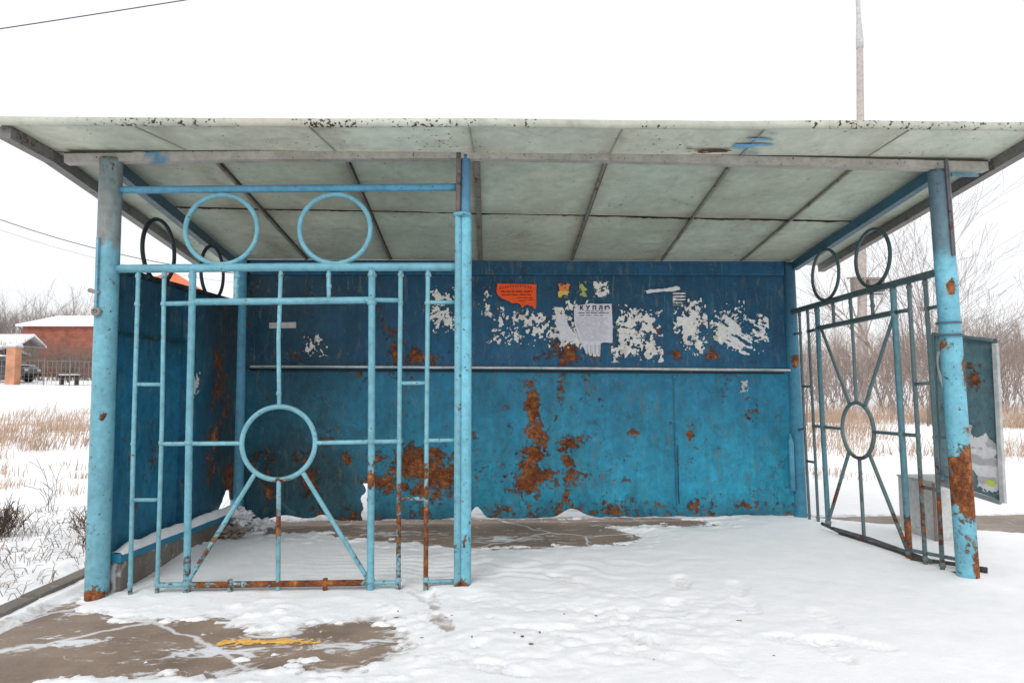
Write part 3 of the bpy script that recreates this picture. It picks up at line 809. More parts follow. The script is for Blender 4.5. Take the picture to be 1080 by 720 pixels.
# top cover
n = 2
rf.add([(RX0, RY0, zf(RX0, RY0)+.028), (RX1, RY0, zc(RY0)+.028), (RX1, 0, zc(0)+.030), (RX0, 0, zc(0)+.030), (RX1, RY1, zc(RY1)+.045), (RX0, RY1, zc(RY1)+.045)], [(0, 1, 2, 3), (3, 2, 4, 5)], (.03, .03, .03), 0, 0)
rf.add([(RX0, RY1, zc(RY1)+.045), (RX1, RY1, zc(RY1)+.045), (RX1, RY1, zc(RY1)+.0), (RX0, RY1, zc(RY1))], [(0, 1, 2, 3)], (.3, .3, .28), 0, 0)
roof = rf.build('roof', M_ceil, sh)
# lip along the front
m = MB()
lip = []
for i in range(90):
    x = RX0+(RX1-RX0)*i/89; lip.append((x, RY0-.006+.004*math.sin(x*3), zf(x, RY0)+.010+.008*(float(fbm(x*2, 0, 3, 7))-.5)))
m.tube(lip, .0215, 12, c=(.47, .48, .42), rust=lambda p, n: .05+.34*float(sstep(.5, .65, fbm(p.x*1.2, 3, 3, 4)))); m.build('front_lip', M_ceil, roof, True)
# snow crust on the roof edge is hidden from below; ribs
for i, (xa, xb) in enumerate(((-1.79, -1.765), (-1.06, -1.08), (-.33, -.327), (.40, .435), (1.13, 1.20), (1.865, 1.885))):
    m = MB()
    m.bar((xa, .05, zc(.05)-.011), (xb, 1.83, zc(1.83)-.011), .015 if i != 2 else .032, .017, c=(.20, .20, .17), rust=.30, step=.05)
    m.bar((xa+.013, .05, zc(.05)-.004), (xb+.013, 1.83, zc(1.83)-.004), .009, .008, c=(.06, .05, .045), rust=.3, step=.05)
    m.build('rib', M_paint, roof)
# faint joints in the overhang
for xa, xb in ((-2.02, -1.90), (-1.16, -1.10), (-.36, -.345), (.42, .41), (1.16, 1.15), (1.92, 1.88)):
    m = MB(); m.bar((xa, -.325, zf(xa, -.325)-.0025), (xb, -.03, zf(xb, -.03)-.0025), .007, .004, c=(.30, .30, .26), rust=.15); m.build('sheet_joint', M_ceil, roof)
# front beam
m = MB()
bz = [(-2.55, 2.322), (-2.31, 2.333), (-1.4, 2.352), (-.41, 2.368), (.4, 2.362), (1.3, 2.345), (2.31, 2.330), (2.58, 2.325)]
def beamc(p, n):
    base = (.37, .355, .315)
    if float(fbm(p.x*9, p.z*30+p.y*30, 3, 2)) < .62-3.2*abs(p.x+2.04): return (.08, .22, .36)
    if p.x > 1.84 and n is not None: return lerp3(base, (.12, .33, .44), .75)
    return base
pts = [(x, 0.0, z) for x, z in bz]
for i in range(len(pts)-1):
    m.bar(pts[i], pts[i+1], .05, .050, c=beamc, rust=.18, step=.04)
m.build('front_beam', M_paint, sh)
m = MB()
m.bar((-2.55, .004, 2.352), (-.41, .004, 2.398), .058, .010, c=(.05, .04, .035), rust=.25); m.bar((-.41, .004, 2.398), (2.58, .004, 2.355), .058, .010, c=(.05, .04, .035), rust=.25)
m.build('beam_top_plate', M_dark, sh)
# side beams (channel sections under the roof edges)
for sgn, xo in ((-1, RX0), (1, RX1)):
    m = MB()
    xi = xo-sgn*.028
    m.bar((xi, RY0+.02, zf(xi, RY0+.02)-.035), (xi, .0, zc(0)-.035), .055, .062, c=(.17, .165, .155), rust=.24, step=.05)
    m.bar((xi, .0, zc(0)-.035), (xi, RY1-.02, zc(RY1-.02)-.035), .055, .062, c=(.17, .165, .155), rust=.24, step=.05)
    m.build('side_beam', M_paint, sh)
    m = MB()
    xj = -2.335 if sgn < 0 else 2.335
    m.bar((xj-sgn*.005, .06, zc(.06)-.055), (xj+sgn*.01, 1.84, zc(1.84)-.055), .05, .07, c=(.05, .09, .115) if sgn < 0 else (.035, .105, .155), rust=.14, step=.05)
    m.build('side_beam', M_paint, sh)
m = MB(); m.bar((2.40, .03, 2.300), (2.56, .03, 2.302), .01, .04, c=(.14, .30, .38), rust=.25)
m.build('beam_plate', M_paint, sh)
# smudges of blue paint and rust on the overhang
us = np.arange(.7, 1.9, .006); vs_ = np.arange(-.32, -.03, .004); U, V = np.meshgrid(us, vs_, indexing='ij')
for nm, cx_, cy_, rx_, ry_, mt, sd in (('paint_smear', 1.16, -.17, .13, .13, flat('blue_smear', (.14, .33, .50), .6, .2), 3), ('rust_patch', .95, -.10, .13, .05, flat('dark_rust', (.11, .04, .025), .9, .5, 60), 8)):
    f = .62-.62*np.hypot((U-cx_)/rx_, (V-cy_)/ry_)-2.6*(fbm(U*9, V*48, 5, sd, .68)-.33)
    PV, PF = march(f, us, vs_)
    if PF:
        m = MB(); m.add([(a, b_, zf(a, b_)-.007-(.002 if sd == 8 else 0)) for a, b_ in PV], [q[::-1] for q in PF]); m.build(nm, mt, roof)

# ------------------------------------------------------------------ paper on the back wall
YW = 1.838
def paper(name, label, cat, us, vs, f, colf, y=YW, group=None, curl=.004):
    PV, PF = march(f, us, vs)
    m = MB()
    m.add([(a, y-curl*float(fbm(a*9, b_*9, 2, 4)), b_) for a, b_ in PV], PF, lambda p, n: colf(p.x, p.z))
    o = m.build(name, M_paper, None); tag(o, label, cat, group); return o
def rect(x0, x1, z0, z1, d=.006):
    d *= .8; us = np.arange(x0, x1+d, d); vs = np.arange(z0, z1+d, d); U, V = np.meshgrid(us, vs, indexing='ij'); return us, vs, U, V
def cream(x, z):
    k = float(fbm(x*6, z*6, 3, 3)); k2 = float(fbm(x*14, z*14, 3, 13))
    a = lerp3((.80, .78, .74), (.70, .68, .66), k*k); return lerp3(a, (.45, .41, .34), max(0, k2-.58)*2)
def scraps(seed, thr, U, V, mask, sc=16):
    w1 = fbm(U*9, V*9, 3, seed+5)-.5; w2 = fbm(U*9, V*9, 3, seed+6)-.5
    n = .5*fbm((U+.08*w1)*sc, (V+.08*w2)*sc, 5, seed, .68)+.5*fbm((U+.05*w2)*sc*2.8, (V+.05*w1)*sc*2.8, 4, seed+50, .68)
    return n-thr-mask
def edge(U, V, x0, x1, z0, z1, s=.11):
    return .5*(1-sstep(0, s, np.minimum(np.minimum(U-x0, x1-U), np.minimum(V-z0, z1-V))))
PG = 'torn remains of old posters glued to the back wall'
for nm, lb, x0, x1, z0, z1, thr, sd, sc in (
    ('torn_poster', 'thin scraggy white poster scraps below the orange flyer', -.32, .30, 1.40, 1.80, .515, 3, 13),
    ('torn_poster', 'torn poster scraps filling the gap left of the white notice', .22, .60, 1.40, 1.84, .475, 14, 13),
    ('torn_poster', 'dense cream poster scraps directly right of the white notice', .76, 1.06, 1.30, 1.82, .450, 21, 13),
    ('torn_poster', 'dense white poster scraps under the long white tape strip', .98, 1.20, 1.30, 1.74, .420, 32, 13),
    ('torn_poster', 'cream poster remnant with rounded blotches right of the tape strip', 1.29, 1.58, 1.34, 1.84, .445, 41, 11),
    ('torn_poster', 'beige poster remnant between the blotchy one and the shredded one at the right end', 1.60, 1.90, 1.38, 1.82, .455, 52, 10),
    ('torn_poster', 'white poster remnant half hidden behind the middle post', -.80, -.53, 1.55, 1.95, .455, 63, 13),
    ('torn_poster', 'small pale scrap between the middle post and the orange flyer', -.37, -.20, 1.68, 1.98, .50, 71, 14),
    ('torn_poster', 'pair of small white scraps at the far left of the back wall', -1.83, -1.58, 1.34, 1.58, .475, 83, 16)):
    us, vs, U, V = rect(x0, x1, z0, z1)
    f = scraps(sd, thr, U, V, edge(U, V, x0, x1, z0, z1)*.35, sc)
    paper(nm, lb, 'torn poster', us, vs, f, cream, group=PG)
# fingered remnant on the right
us, vs, U, V = rect(1.70, 2.10, 1.36, 1.76)
th = math.radians(28); P1 = (U*math.cos(th)-(V-1.55)*math.sin(th)); P2 = (U*math.sin(th)+(V-1.55)*math.cos(th))
env = sdpoly(U, V, [(1.72, 1.60), (1.80, 1.72), (1.95, 1.68), (2.10, 1.64), (2.10, 1.54), (2.04, 1.46), (1.96, 1.42), (1.74, 1.42)])
f = np.minimum(env+.01, .06)*1.6+.62*fbm(P1*7+.5*fbm(U*8, V*8, 3, 4), P2*34, 5, 5, .62)+.38*fbm(U*40, V*40, 4, 61, .65)-.555
paper('torn_poster', 'white poster remnant torn into slanting shreds at the right end', 'torn poster', us, vs, f, lambda x, z: (.76, .76, .77), y=YW-.004, group=PG)
# torn lavender-white corner left of the notice
us, vs, U, V = rect(.24, .50, 1.42, 1.76)
f = sdpoly(U, V, [(.30, 1.68), (.345, 1.66), (.36, 1.74), (.385, 1.70), (.40, 1.62), (.47, 1.52), (.455, 1.49), (.42, 1.47), (.38, 1.50), (.36, 1.46), (.33, 1.49), (.33, 1.56), (.29, 1.63)])-.012*(fbm(U*40, V*40, 3, 3)-.45)
paper('torn_poster', 'lilac white torn paper wedge left of the white notice', 'torn poster', us, vs, f, lambda x, z: (.70, .69, .74), y=YW-.004, group=PG)
# white tape strip
us, vs, U, V = rect(1.02, 1.38, 1.86, 1.97)
f = sdpoly(U, V, [(1.06, 1.905), (1.10, 1.915), (1.25, 1.925), (1.32, 1.945), (1.355, 1.935), (1.36, 1.915), (1.30, 1.90), (1.20, 1.895), (1.07, 1.88)])-.010*(fbm(U*30, V*30, 3, 31)-.45)
paper('tape_strip', 'long ragged white tape strip high on the back wall', 'tape', us, vs, f, lambda x, z: (.70, .71, .72))
us, vs, U, V = rect(1.24, 1.40, 1.78, 1.90, .005)
f = .006-np.abs(((V-1.79) % .026)-.013)-.012*(fbm(U*22, V*40, 3, 37)-.35)-.02*(U < 1.29)
paper('torn_poster', 'thin comb of white paper shreds under the tape strip', 'torn poster', us, vs, f, cream, group=PG)
# small label far left
m = MB(); m.add([(-2.060, YW, 1.635), (-1.842, YW-.002, 1.640), (-1.842, YW-.002, 1.590), (-2.060, YW, 1.588)], [(0, 3, 2, 1)], (.60, .57, .54))
tag(m.build('paper_label', M_paper), 'small blank cream paper label at the far left of the back wall', 'label')
# coloured scraps
for lb, x0, z0, w, h, colr, sd in (('small torn orange and yellow sticker above the white notice', .32, 1.845, .10, .12, lambda x, z: (.75, .25, .08) if z > 1.90 else (.72, .50, .12), 4),
                              ('narrow torn yellow green sticker above the white notice', .50, 1.85, .06, .13, lambda x, z: (.42, .47, .14), 9),
                              ('curled white paper scrap above the notice corner', .62, 1.85, .13, .13, cream, 27)):
    us, vs, U, V = rect(x0, x0+w, z0, z0+h, .005)
    f = scraps(sd, .42, U, V, edge(U, V, x0, x0+w, z0, z0+h, .03)*.3, 18)
    paper('sticker_scrap', lb, 'sticker', us, vs, f, colr)
# wall plate scrap
us, vs, U, V = rect(1.83, 1.92, 1.03, 1.15, .005); f = scraps(6, .45, U, V, edge(U, V, 1.83, 1.92, 1.03, 1.15, .03)*.3, 20)
paper('sticker_scrap', 'small whitish scrap below the rail at the right end of the wall', 'sticker', us, vs, f, lambda x, z: (.5, .5, .48))

# orange flyer
us, vs, U, V = rect(-.21, .16, 1.72, 1.98, .006)
f = sdpoly(U, V, [(-.188, 1.962), (.140, 1.955), (.136, 1.755), (.120, 1.745), (.105, 1.775), (.085, 1.772), (.065, 1.785), (.04, 1.775), (.02, 1.755), (.005, 1.785), (-.02, 1.80), (-.06, 1.795), (-.10, 1.815), (-.15, 1.835), (-.188, 1.87), (-.195, 1.90)])-.006*(fbm(U*50, V*50, 3, 77)-.45)
fl = paper('orange_flyer', 'bright orange flyer with torn lower edge and faint red print', 'flyer', us, vs, f, lambda x, z: (.86, .115, .03), y=YW-.008, curl=.0)
m = MB(); rnd = random.Random(4)
def words(m, x0, x1, z, h, y, rnd, wl=(.025, .06), slope=0.):
    x = x0
    while x < x1:
        w = min(rnd.uniform(*wl), x1-x)
        if w > .006:
            zz = z+slope*(x-x0)
            m.add([(x, y, zz), (x+w, y, zz+slope*w), (x+w, y, zz+h+slope*w), (x, y, zz+h)], [(0, 1, 2, 3)])
        x += w+rnd.uniform(.006, .012)
arc = [(-.165+.021*i, 1.912+.016*math.sin(math.pi*(i+.5)/14)) for i in range(13)]
for x, z in arc: 
    m.add([(x, YW-.0095, z), (x+.006, YW-.0095, z), (x+.006, YW-.0095, z+.020), (x, YW-.0095, z+.020)], [(0, 1, 2, 3)])
    m.add([(x+.006, YW-.0095, z+.013), (x+.013, YW-.0095, z+.013), (x+.013, YW-.0095, z+.020), (x+.006, YW-.0095, z+.020)], [(0, 1, 2, 3)])
words(m, -.155, .105, 1.888, .013, YW-.0095, rnd); words(m, -.15, .105, 1.862, .010, YW-.0095, rnd); words(m, -.02, .105, 1.838, .007, YW-.0095, rnd, (.05, .09)); words(m, -.01, .11, 1.812, .007, YW-.0095, rnd, (.05, .09), .08)
m.build('print', M_inkred, fl)

# white notice
us, vs, U, V = rect(.42, .79, 1.33, 1.80, .006)
f = sdpoly(U, V, [(.452, 1.752), (.50, 1.782), (.55, 1.786), (.60, 1.796), (.64, 1.790), (.770, 1.792), (.775, 1.60), (.772, 1.462), (.70, 1.468), (.672, 1.46), (.665, 1.352), (.642, 1.348), (.640, 1.375), (.632, 1.348), (.605, 1.35), (.603, 1.39), (.592, 1.352), (.572, 1.362), (.568, 1.385), (.560, 1.365), (.545, 1.378), (.535, 1.41), (.51, 1.46), (.48, 1.535), (.46, 1.60), (.452, 1.66)])-.004*(fbm(U*60, V*60, 3, 17)-.45)
nt = paper('white_notice', 'white printed notice headed in bold capitals with torn tear-off strips', 'notice', us, vs, f, lambda x, z: (.70, .69, .755), y=YW-.010, curl=.0)
YN = YW-.0118
def text_mesh(body, x, z, size, bold=.0, name='t'):
    cu = bpy.data.curves.new(name, 'FONT'); cu.body = body; cu.size = size; cu.offset = bold; cu.align_x = 'CENTER'
    to = bpy.data.objects.new(name, cu); col.objects.link(to)
    dg = bpy.context.evaluated_depsgraph_get(); dg.update()
    me = bpy.data.meshes.new_from_object(to.evaluated_get(dg))
    vs = [(x+v.co.x, YN, z+v.co.y) for v in me.vertices]; fs = [tuple(p.vertices) for p in me.polygons]
    bpy.data.objects.remove(to); bpy.data.curves.remove(cu); bpy.data.meshes.remove(me)
    return vs, fs
for i, ch in enumerate('КУПЛЮ'):
    vs, fs = text_mesh(ch, .515+.054*i, 1.742, .044, .0030); m = MB(); m.add(vs, fs); m.build('letter', M_ink, nt)
m = MB(); rnd = random.Random(9)
words(m, .545, .70, 1.726, .006, YN, rnd); words(m, .49, .745, 1.710, .009, YN, rnd, (.03, .07)); words(m, .495, .60, 1.690, .007, YN, rnd); words(m, .62, .70, 1.690, .007, YN, rnd)
m.build('bold_print', flat('grey_ink', (.16, .16, .18), .8, .1), nt)
m = MB(); z = 1.668
while z > 1.475:
    xl = .47 if z > 1.60 else .47+(1.60-z)*.45
    words(m, xl, rnd.uniform(.70, .755), z, .004, YN, rnd, (.02, .07)); z -= .0165
for x in (.555, .585, .622, .655): m.add([(x, YN, 1.37), (x+.006, YN, 1.37), (x+.006, YN, 1.45), (x, YN, 1.45)], [(0, 1, 2, 3)])
m.build('small_print', flat('faint_ink', (.40, .40, .45), .8, .1), nt)
# scrap on the left wall
us, vs, U, V = rect(.78, .98, 1.02, 1.20, .006); f = scraps(19, .47, U, V, edge(U, V, .78, .98, 1.02, 1.20, .05)*.3, 18)
PV, PF = march(f, us, vs); m = MB(); m.add([(-2.228, a, b_) for a, b_ in PV], PF, (.62, .62, .62)); tag(m.build('sticker_scrap', M_paper), 'white peeled paper scrap on the stud of the left inner wall', 'sticker')

# ------------------------------------------------------------------ things right of the shelter
# leaning display board behind the right front post
A = Vector((2.700, .70, .462)); B = Vector((2.842, .33, .386)); Hh = .985
ex = (B-A).normalized(); ez = Vector((.03, .02, 1)).normalized(); en = -ex.cross(ez).normalized()*1.0; en = Vector((-en.x, -en.y, -en.z)) if en.y < 0 else en
Wd = (B-A).length
Mb = Matrix((ex, en, ez)).transposed().to_4x4(); Mb.translation = A
bd = empty('display_board', A)
tag(bd, 'faded blue green metal board with peeling white poster behind the right post', 'display board')
def lp(*a): return Mb@Vector(a)
def bput(m, name, mat, smooth=False, bevel=0., parent=None):
    m.v = [v-A for v in m.v] if parent is None else [v-A for v in m.v]
    return m.build(name, mat, parent or bd, smooth, bevel)
us = np.linspace(0, Wd, 24); vs_ = np.linspace(0, Hh, 60)
m = MB(); vv = []; 
for u in us:
    for v in vs_: vv.append(lp(u, .012*math.sin(math.pi*u/Wd), v))
ff = [(i*60+k, (i+1)*60+k, (i+1)*60+k+1, i*60+k+1) for i in range(23) for k in range(59)]
Ai = Mb.inverted()
def bc(p, n):
    q = Ai@p; return lerp3((.14, .235, .265), (.085, .165, .195), float(sstep(.05, .2, q.x))*.75)
def br(p, n):
    q = Ai@(p); d = math.hypot((q.x-.24)/.09, (q.z-.70)/.14); return max(.12, .44*(1.2-d))
m.add(vv, ff, bc, br)
bput(m, 'panel', M_wall)
m = MB(); s = m.bar
m.bar(lp(Wd-.006, -.012, -.01), lp(Wd-.006, -.012, Hh-.03), .03, .026, up=en, c=(.42, .43, .43), rust=.05)
m.bar(lp(.0, -.012, -.012), lp(Wd-.02, -.012, -.012), .026, .03, up=en, c=(.22, .235, .24), rust=.1)
m.bar(lp(.0, -.008, Hh-.012), lp(Wd-.02, -.008, Hh-.012), .022, .02, up=en, c=(.12, .17, .18), rust=.15)
m.bar(lp(.004, -.010, .0), lp(.004, -.010, Hh-.02), .022, .02, up=en, c=(.08, .17, .18), rust=.12)
bput(m, 'frame', M_paint, bevel=.004)
m = MB(); m.tube([lp(.03, .03, .5), (2.37, .06, .95)], .014, 8, c=GREY, rust=.2); m.tube([lp(.03, .03, .8), (2.36, .05, 1.36)], .012, 8, c=GREY, rust=.2)
m.tube([lp(.10, .035, .9), lp(.10, .035, -.46)], .018, 8, c=(.10, .15, .16), rust=.25)
bput(m, 'support_bracket', M_paint)
us = np.arange(.02, Wd-.02, .006); vs_ = np.arange(.02, .42, .006); U, V = np.meshgrid(us, vs_, indexing='ij')
f = sdpoly(U, V, [(.17, .36), (.21, .42), (.22, .33), (.28, .36), (.37, .33), (.385, .06), (.34, .055), (.30, .03), (.26, .07), (.27, .12), (.22, .14), (.20, .22), (.15, .26)])+.02-.10*(fbm(U*16, V*16, 5, 5, .65)-.40)
PV, PF = march(f, us, vs_); m = MB()
for a_, fs_ in ((PV, PF),): m.add([lp(u, .012*math.sin(math.pi*u/Wd)-.004, v) for u, v in a_], fs_, lambda p, n: lerp3((.66, .66, .67), (.42, .42, .43), float(sstep(.52, .62, fbm((p.x+p.y)*18, p.z*18, 3, 4)))))
m.v = [v-A for v in m.v]; m.build('peeling_poster', M_paper, bd)
f = .03-np.hypot(U-.325, (V-.085)*1.4)-.012*(fbm(U*40, V*40, 3, 2)-.4); PV, PF = march(f, us, vs_)
m = MB(); m.add([lp(u, .012*math.sin(math.pi*u/Wd)-.006, v)-A for u, v in PV], PF, (.52, .60, .10)); m.build('sticker', M_paper, bd)
us2 = np.arange(.01, .12, .005); vs2 = np.arange(.55, .95, .006); U, V = np.meshgrid(us2, vs2, indexing='ij')
f = .010-np.abs(U-.045-.02*np.sin(V*14))-.014*(fbm(U*30, V*14, 3, 6)-.3); f = np.minimum(f, np.minimum(V-.60, .86-V)); PV, PF = march(f, us2, vs2)
m = MB(); m.add([lp(u, .012*math.sin(math.pi*u/Wd)-.004, v)-A for u, v in PV], PF, (.42, .43, .43)); m.build('poster_shred', M_paper, bd)

# grey metal box
bx = empty('metal_box', (2.77, .86, 0)); tag(bx, 'plain pale grey metal box standing in snow behind the right grille', 'metal box')
m = MB(); t = .012
for lo, hi in (((0, 0, 0), (.27, t, .425)), ((0, .38-t, 0), (.27, .38, .425)), ((0, t, 0), (t, .38-t, .425)), ((.27-t, t, 0), (.27, .38-t, .425)), ((t, t, .395), (.27-t, .38-t, .41))):
    m.box(lo, hi, (.52, .515, .495), .06)
m.build('body', M_paint, bx, bevel=.003)
m = MB(); m.box((.035, -.012, .03), (.25, -.001, .40), (.72, .715, .70), .02); m.build('door', M_paint, bx, bevel=.004)
m = MB(); m.box((-.006, -.006, .425), (.276, .386, .437), (.48, .475, .46), .06); m.box((-.01, -.005, .0), (.012, -.001, .425), (.20, .14, .12), .25); m.build('rim', M_paint, bx, bevel=.003)

# ------------------------------------------------------------------ branches
def branch(m, p, d, L, r, lev, rnd, c, droop=.0, kids=4, spread=.7, segs=4):
    pts = [p]; rs = [r]; q = p.copy(); dd = d.copy(); n = 4 if lev else 3
    for i in range(n):
        dd = (dd+Vector((rnd.gauss(0, .13), rnd.gauss(0, .13), rnd.gauss(.03, .10)-droop))).normalized()
        q = q+dd*L/n; pts.append(q.copy()); rs.append(max(r*(1-.75*(i+1)/n), .0022))
    m.tube(pts, rs, segs if lev > 1 else 3, c=c, caps=False)
    if lev <= 0: return
    for k in range(kids):
        t = rnd.uniform(.25, .98); i = min(int(t*n), n-1); bp = pts[i].lerp(pts[i+1], t*n-i)
        ax = Vector((rnd.gauss(0, 1), rnd.gauss(0, 1), rnd.gauss(0, .6)))
        nd = ((pts[i+1]-pts[i]).normalized()+ax.normalized()*spread*rnd.uniform(.6, 1.3)).normalized()
        branch(m, bp, nd, L*rnd.uniform(.42, .68), rs[i]*.58, lev-1, rnd, c, droop, kids, spread, segs)
def gz(x, y): return float(terrain(x, y))
def shrub(name, x, y, h, stems, seed, c, label, lev=3, r=.02, lean=(0, 0), spread=.55, kids=4, group=None, flare=.32, cat='bare shrub'):
    rnd = random.Random(seed); z = gz(x, y)
    root = empty(name, (x, y, z)); tag(root, label, cat, group)
    for s in range(stems):
        m = MB(); a = rnd.uniform(0, 6.28)
        d = Vector((math.cos(a)*flare*rnd.uniform(.3, 1.2)+lean[0], math.sin(a)*flare*rnd.uniform(.3, 1.2)+lean[1], 1)).normalized()
        branch(m, Vector((rnd.gauss(0, .08), rnd.gauss(0, .08), -.06)), d, h*rnd.uniform(.7, 1.05), r*rnd.uniform(.7, 1.2), lev, rnd, c, 0, kids, spread)
        m.build('stem', M_twig, root)
    return root
BR1 = (.235, .19, .17); BR2 = (.27, .21, .18); BR3 = (.31, .255, .23)
shrub('bare_shrub', 8.45, 9.0, 3.3, 5, 3, BR1, 'tall bare shrub whose twigs rise right beside the right front post', r=.022, lean=(.05, 0), kids=4)
shrub('bare_shrub', 9.3, 10.2, 3.4, 5, 8, BR1, 'bare shrub with long twigs fanning out right above the display board', r=.020, lean=(.14, 0), flare=.42, kids=4)
shrub('bare_shrub', 6.4, 10.0, 3.4, 4, 12, BR1, 'bare shrub seen through the small far ring of the right side', r=.018, lean=(-.15, 0), flare=.4, kids=4)
shrub('bare_shrub', 8.0, 12.0, 3.1, 4, 22, BR3, 'spindly bare shrub between the utility pole and the right front post', r=.022, kids=3)
shrub('bare_shrub', 10.9, 11.2, 2.5, 4, 31, BR1, 'low bare shrub at the right edge beyond the display board', r=.016, lean=(-.1, 0), flare=.45, kids=5)
shrub('bare_shrub', 12.6, 13.5, 2.4, 4, 35, BR2, 'bare brown shrub furthest to the right', r=.016, flare=.4, kids=5)
rt = shrub('bare_tree', 10.4, 13.2, 4.2, 1, 41, BR3, 'single thin bare tree with a forked knobbly stem behind the right grille', r=.06, flare=.04, kids=6, spread=.65, cat='tree')

# thicket and dry grass: far too dense to count
def scatter(name, n, area, fn, mat, kind='stuff'):
    m = MB(); rnd = random.Random(hash(name) % 1000 if False else len(name)*7+n)
    k = 0
    while k < n:
        x, y = area(rnd)
        fn(m, x, y, gz(x, y), rnd); k += 1
    return tag(m.build(name, mat), kind=kind)
def wedge(a0, a1, d0, d1):
    """area seen between two directions from the bus stop (degrees right of straight ahead)"""
    def f(rnd):
        a = math.radians(rnd.uniform(a0, a1)); d = rnd.uniform(d0, d1)
        return (-.27+d*math.sin(a), -3.5+d*math.cos(a))
    return f
def bush_fn(h0, h1, c0, c1, lev=2, kids=4, r=.010):
    def f(m, x, y, z, rnd):
        c = lerp3(c0, c1, rnd.random())
        for s in range(2):
            d = Vector((rnd.gauss(0, .28), rnd.gauss(0, .28), 1)).normalized()
            branch(m, Vector((x, y, z-.05)), d, rnd.uniform(h0, h1), r, lev, rnd, c, 0, kids, .55, 3)
    return f
o = scatter('brush_thicket', 440, wedge(21, 46, 20, 34), bush_fn(.9, 2.1, (.24, .185, .16), (.34, .275, .245), r=.012), M_twig)
tag(o, 'dense red brown leafless brush behind the right side of the shelter', 'brush')
o = scatter('roadside_brush', 260, wedge(-39, -29, 60, 70), bush_fn(1.4, 2.6, (.20, .155, .13), (.27, .215, .185), r=.03), M_twig)
tag(o, 'grey brown brush in front of the far red building', 'brush')
def blade_fn(h0, h1, c0, c1, w=.008, n=5):
    def f(m, x, y, z, rnd):
        for i in range(n):
            a = rnd.uniform(0, 6.28); h = rnd.uniform(h0, h1); bx_ = x+rnd.gauss(0, .09); by_ = y+rnd.gauss(0, .09)
            lx, ly_ = math.cos(a)*h*rnd.uniform(.1, .6), math.sin(a)*h*rnd.uniform(.1, .6)
            ww = w*rnd.uniform(.7, 1.4); c = lerp3(c0, c1, rnd.random())
            p = [(bx_-ww, by_, z-.03), (bx_+ww, by_, z-.03), (bx_+lx*.5+ww*.6, by_+ly_*.5, z+h*.62), (bx_+lx*.5-ww*.6, by_+ly_*.5, z+h*.62), (bx_+lx, by_+ly_, z+h*.9)]
            m.add(p, [(0, 1, 2, 3), (3, 2, 4)], c)
    return f
GR0, GR1 = (.38, .26, .19), (.54, .41, .32)
def patchy(area, sd, thr, sc=.35):
    def f(rnd):
        while True:
            x, y = area(rnd)
            if float(fbm(x*sc, y*sc, 3, sd)) > thr: return x, y
    return f
def tuft_fn(h0, h1, w, n, sp):
    def f(m, x, y, z, rnd):
        k = rnd.uniform(.45, 1.15); nn = int(n*rnd.uniform(.4, 1.2))
        for i in range(nn):
            bx_ = x+rnd.gauss(0, sp*k); by_ = y+rnd.gauss(0, sp*k*.7); a = rnd.gauss(.4, 1.3); h = rnd.uniform(h0, h1)*k
            q = h*rnd.uniform(.1, 1.0); lx, ly_ = math.cos(a)*q, math.sin(a)*q*.6; ww = w*rnd.uniform(.6, 1.3); c = lerp3(GR0, GR1, rnd.random())
            m.add([(bx_-ww, by_, z-.03), (bx_+ww, by_, z-.03), (bx_+lx*.45+ww*.6, by_+ly_*.45, z+h*.62), (bx_+lx*.45-ww*.6, by_+ly_*.45, z+h*.62), (bx_+lx, by_+ly_, z+h*.88)], [(0, 1, 2, 3), (3, 2, 4)], c)
    return f
o = scatter('dry_grass', 230, patchy(wedge(21, 46, 11.5, 22), 4, .49, .6), tuft_fn(.15, .52, .006, 46, .28), M_grass); tag(o, 'tan dry grass tufts in the snow beyond the right grille', 'grass')
o = scatter('dry_grass', 95, patchy(wedge(-47, -28, 12.5, 23), 5, .50, .6), tuft_fn(.15, .50, .006, 46, .28), M_grass); tag(o, 'tan dry grass tufts in the snow left of the shelter', 'grass')
o = scatter('dry_grass', 260, patchy(wedge(22, 46, 8.5, 13), 6, .5), blade_fn(.06, .2, GR0, (.5, .36, .25), .004, 4), M_grass); tag(o, 'sparse straw tips poking through the snow right of the shelter', 'grass')

o = scatter('dead_weeds', 26, patchy(wedge(-46, -29, 8.5, 13.5), 15, .45, .8), tuft_fn(.05, .20, .005, 26, .16), M_grass); tag(o, 'scattered brown weed tufts and clods in the snow field at left', 'weeds')
# weeds in the snow on the left verge
def weed_fn(h0, h1, c0, c1, r=.0022, n=3):
    def f(m, x, y, z, rnd):
        zs = float(snow_height(np.array([x]), np.array([y]))[0][0])
        for i in range(n):
            a = rnd.uniform(0, 6.28); h = rnd.uniform(h0, h1); lx = math.cos(a)*h*rnd.uniform(.2, 1.2); ly_ = math.sin(a)*h*rnd.uniform(.2, 1.2)
            c = lerp3(c0, c1, rnd.random()); b0 = Vector((x+rnd.gauss(0, .05), y+rnd.gauss(0, .05), zs-.02))
            m.tube([b0, b0+Vector((lx*.5, ly_*.5, h*.7)), b0+Vector((lx, ly_, h*.75))], [r, r*.8, r*.4], 3, c=c, caps=False)
    return f
o = scatter('verge_weeds', 800, lambda rnd: (rnd.uniform(-5.6, -2.72), rnd.uniform(.1, 2.7)), weed_fn(.03, .13, (.13, .10, .08), (.34, .26, .19)), M_grass); tag(o, 'thin dry weeds and twigs poking through the verge snow', 'weeds')
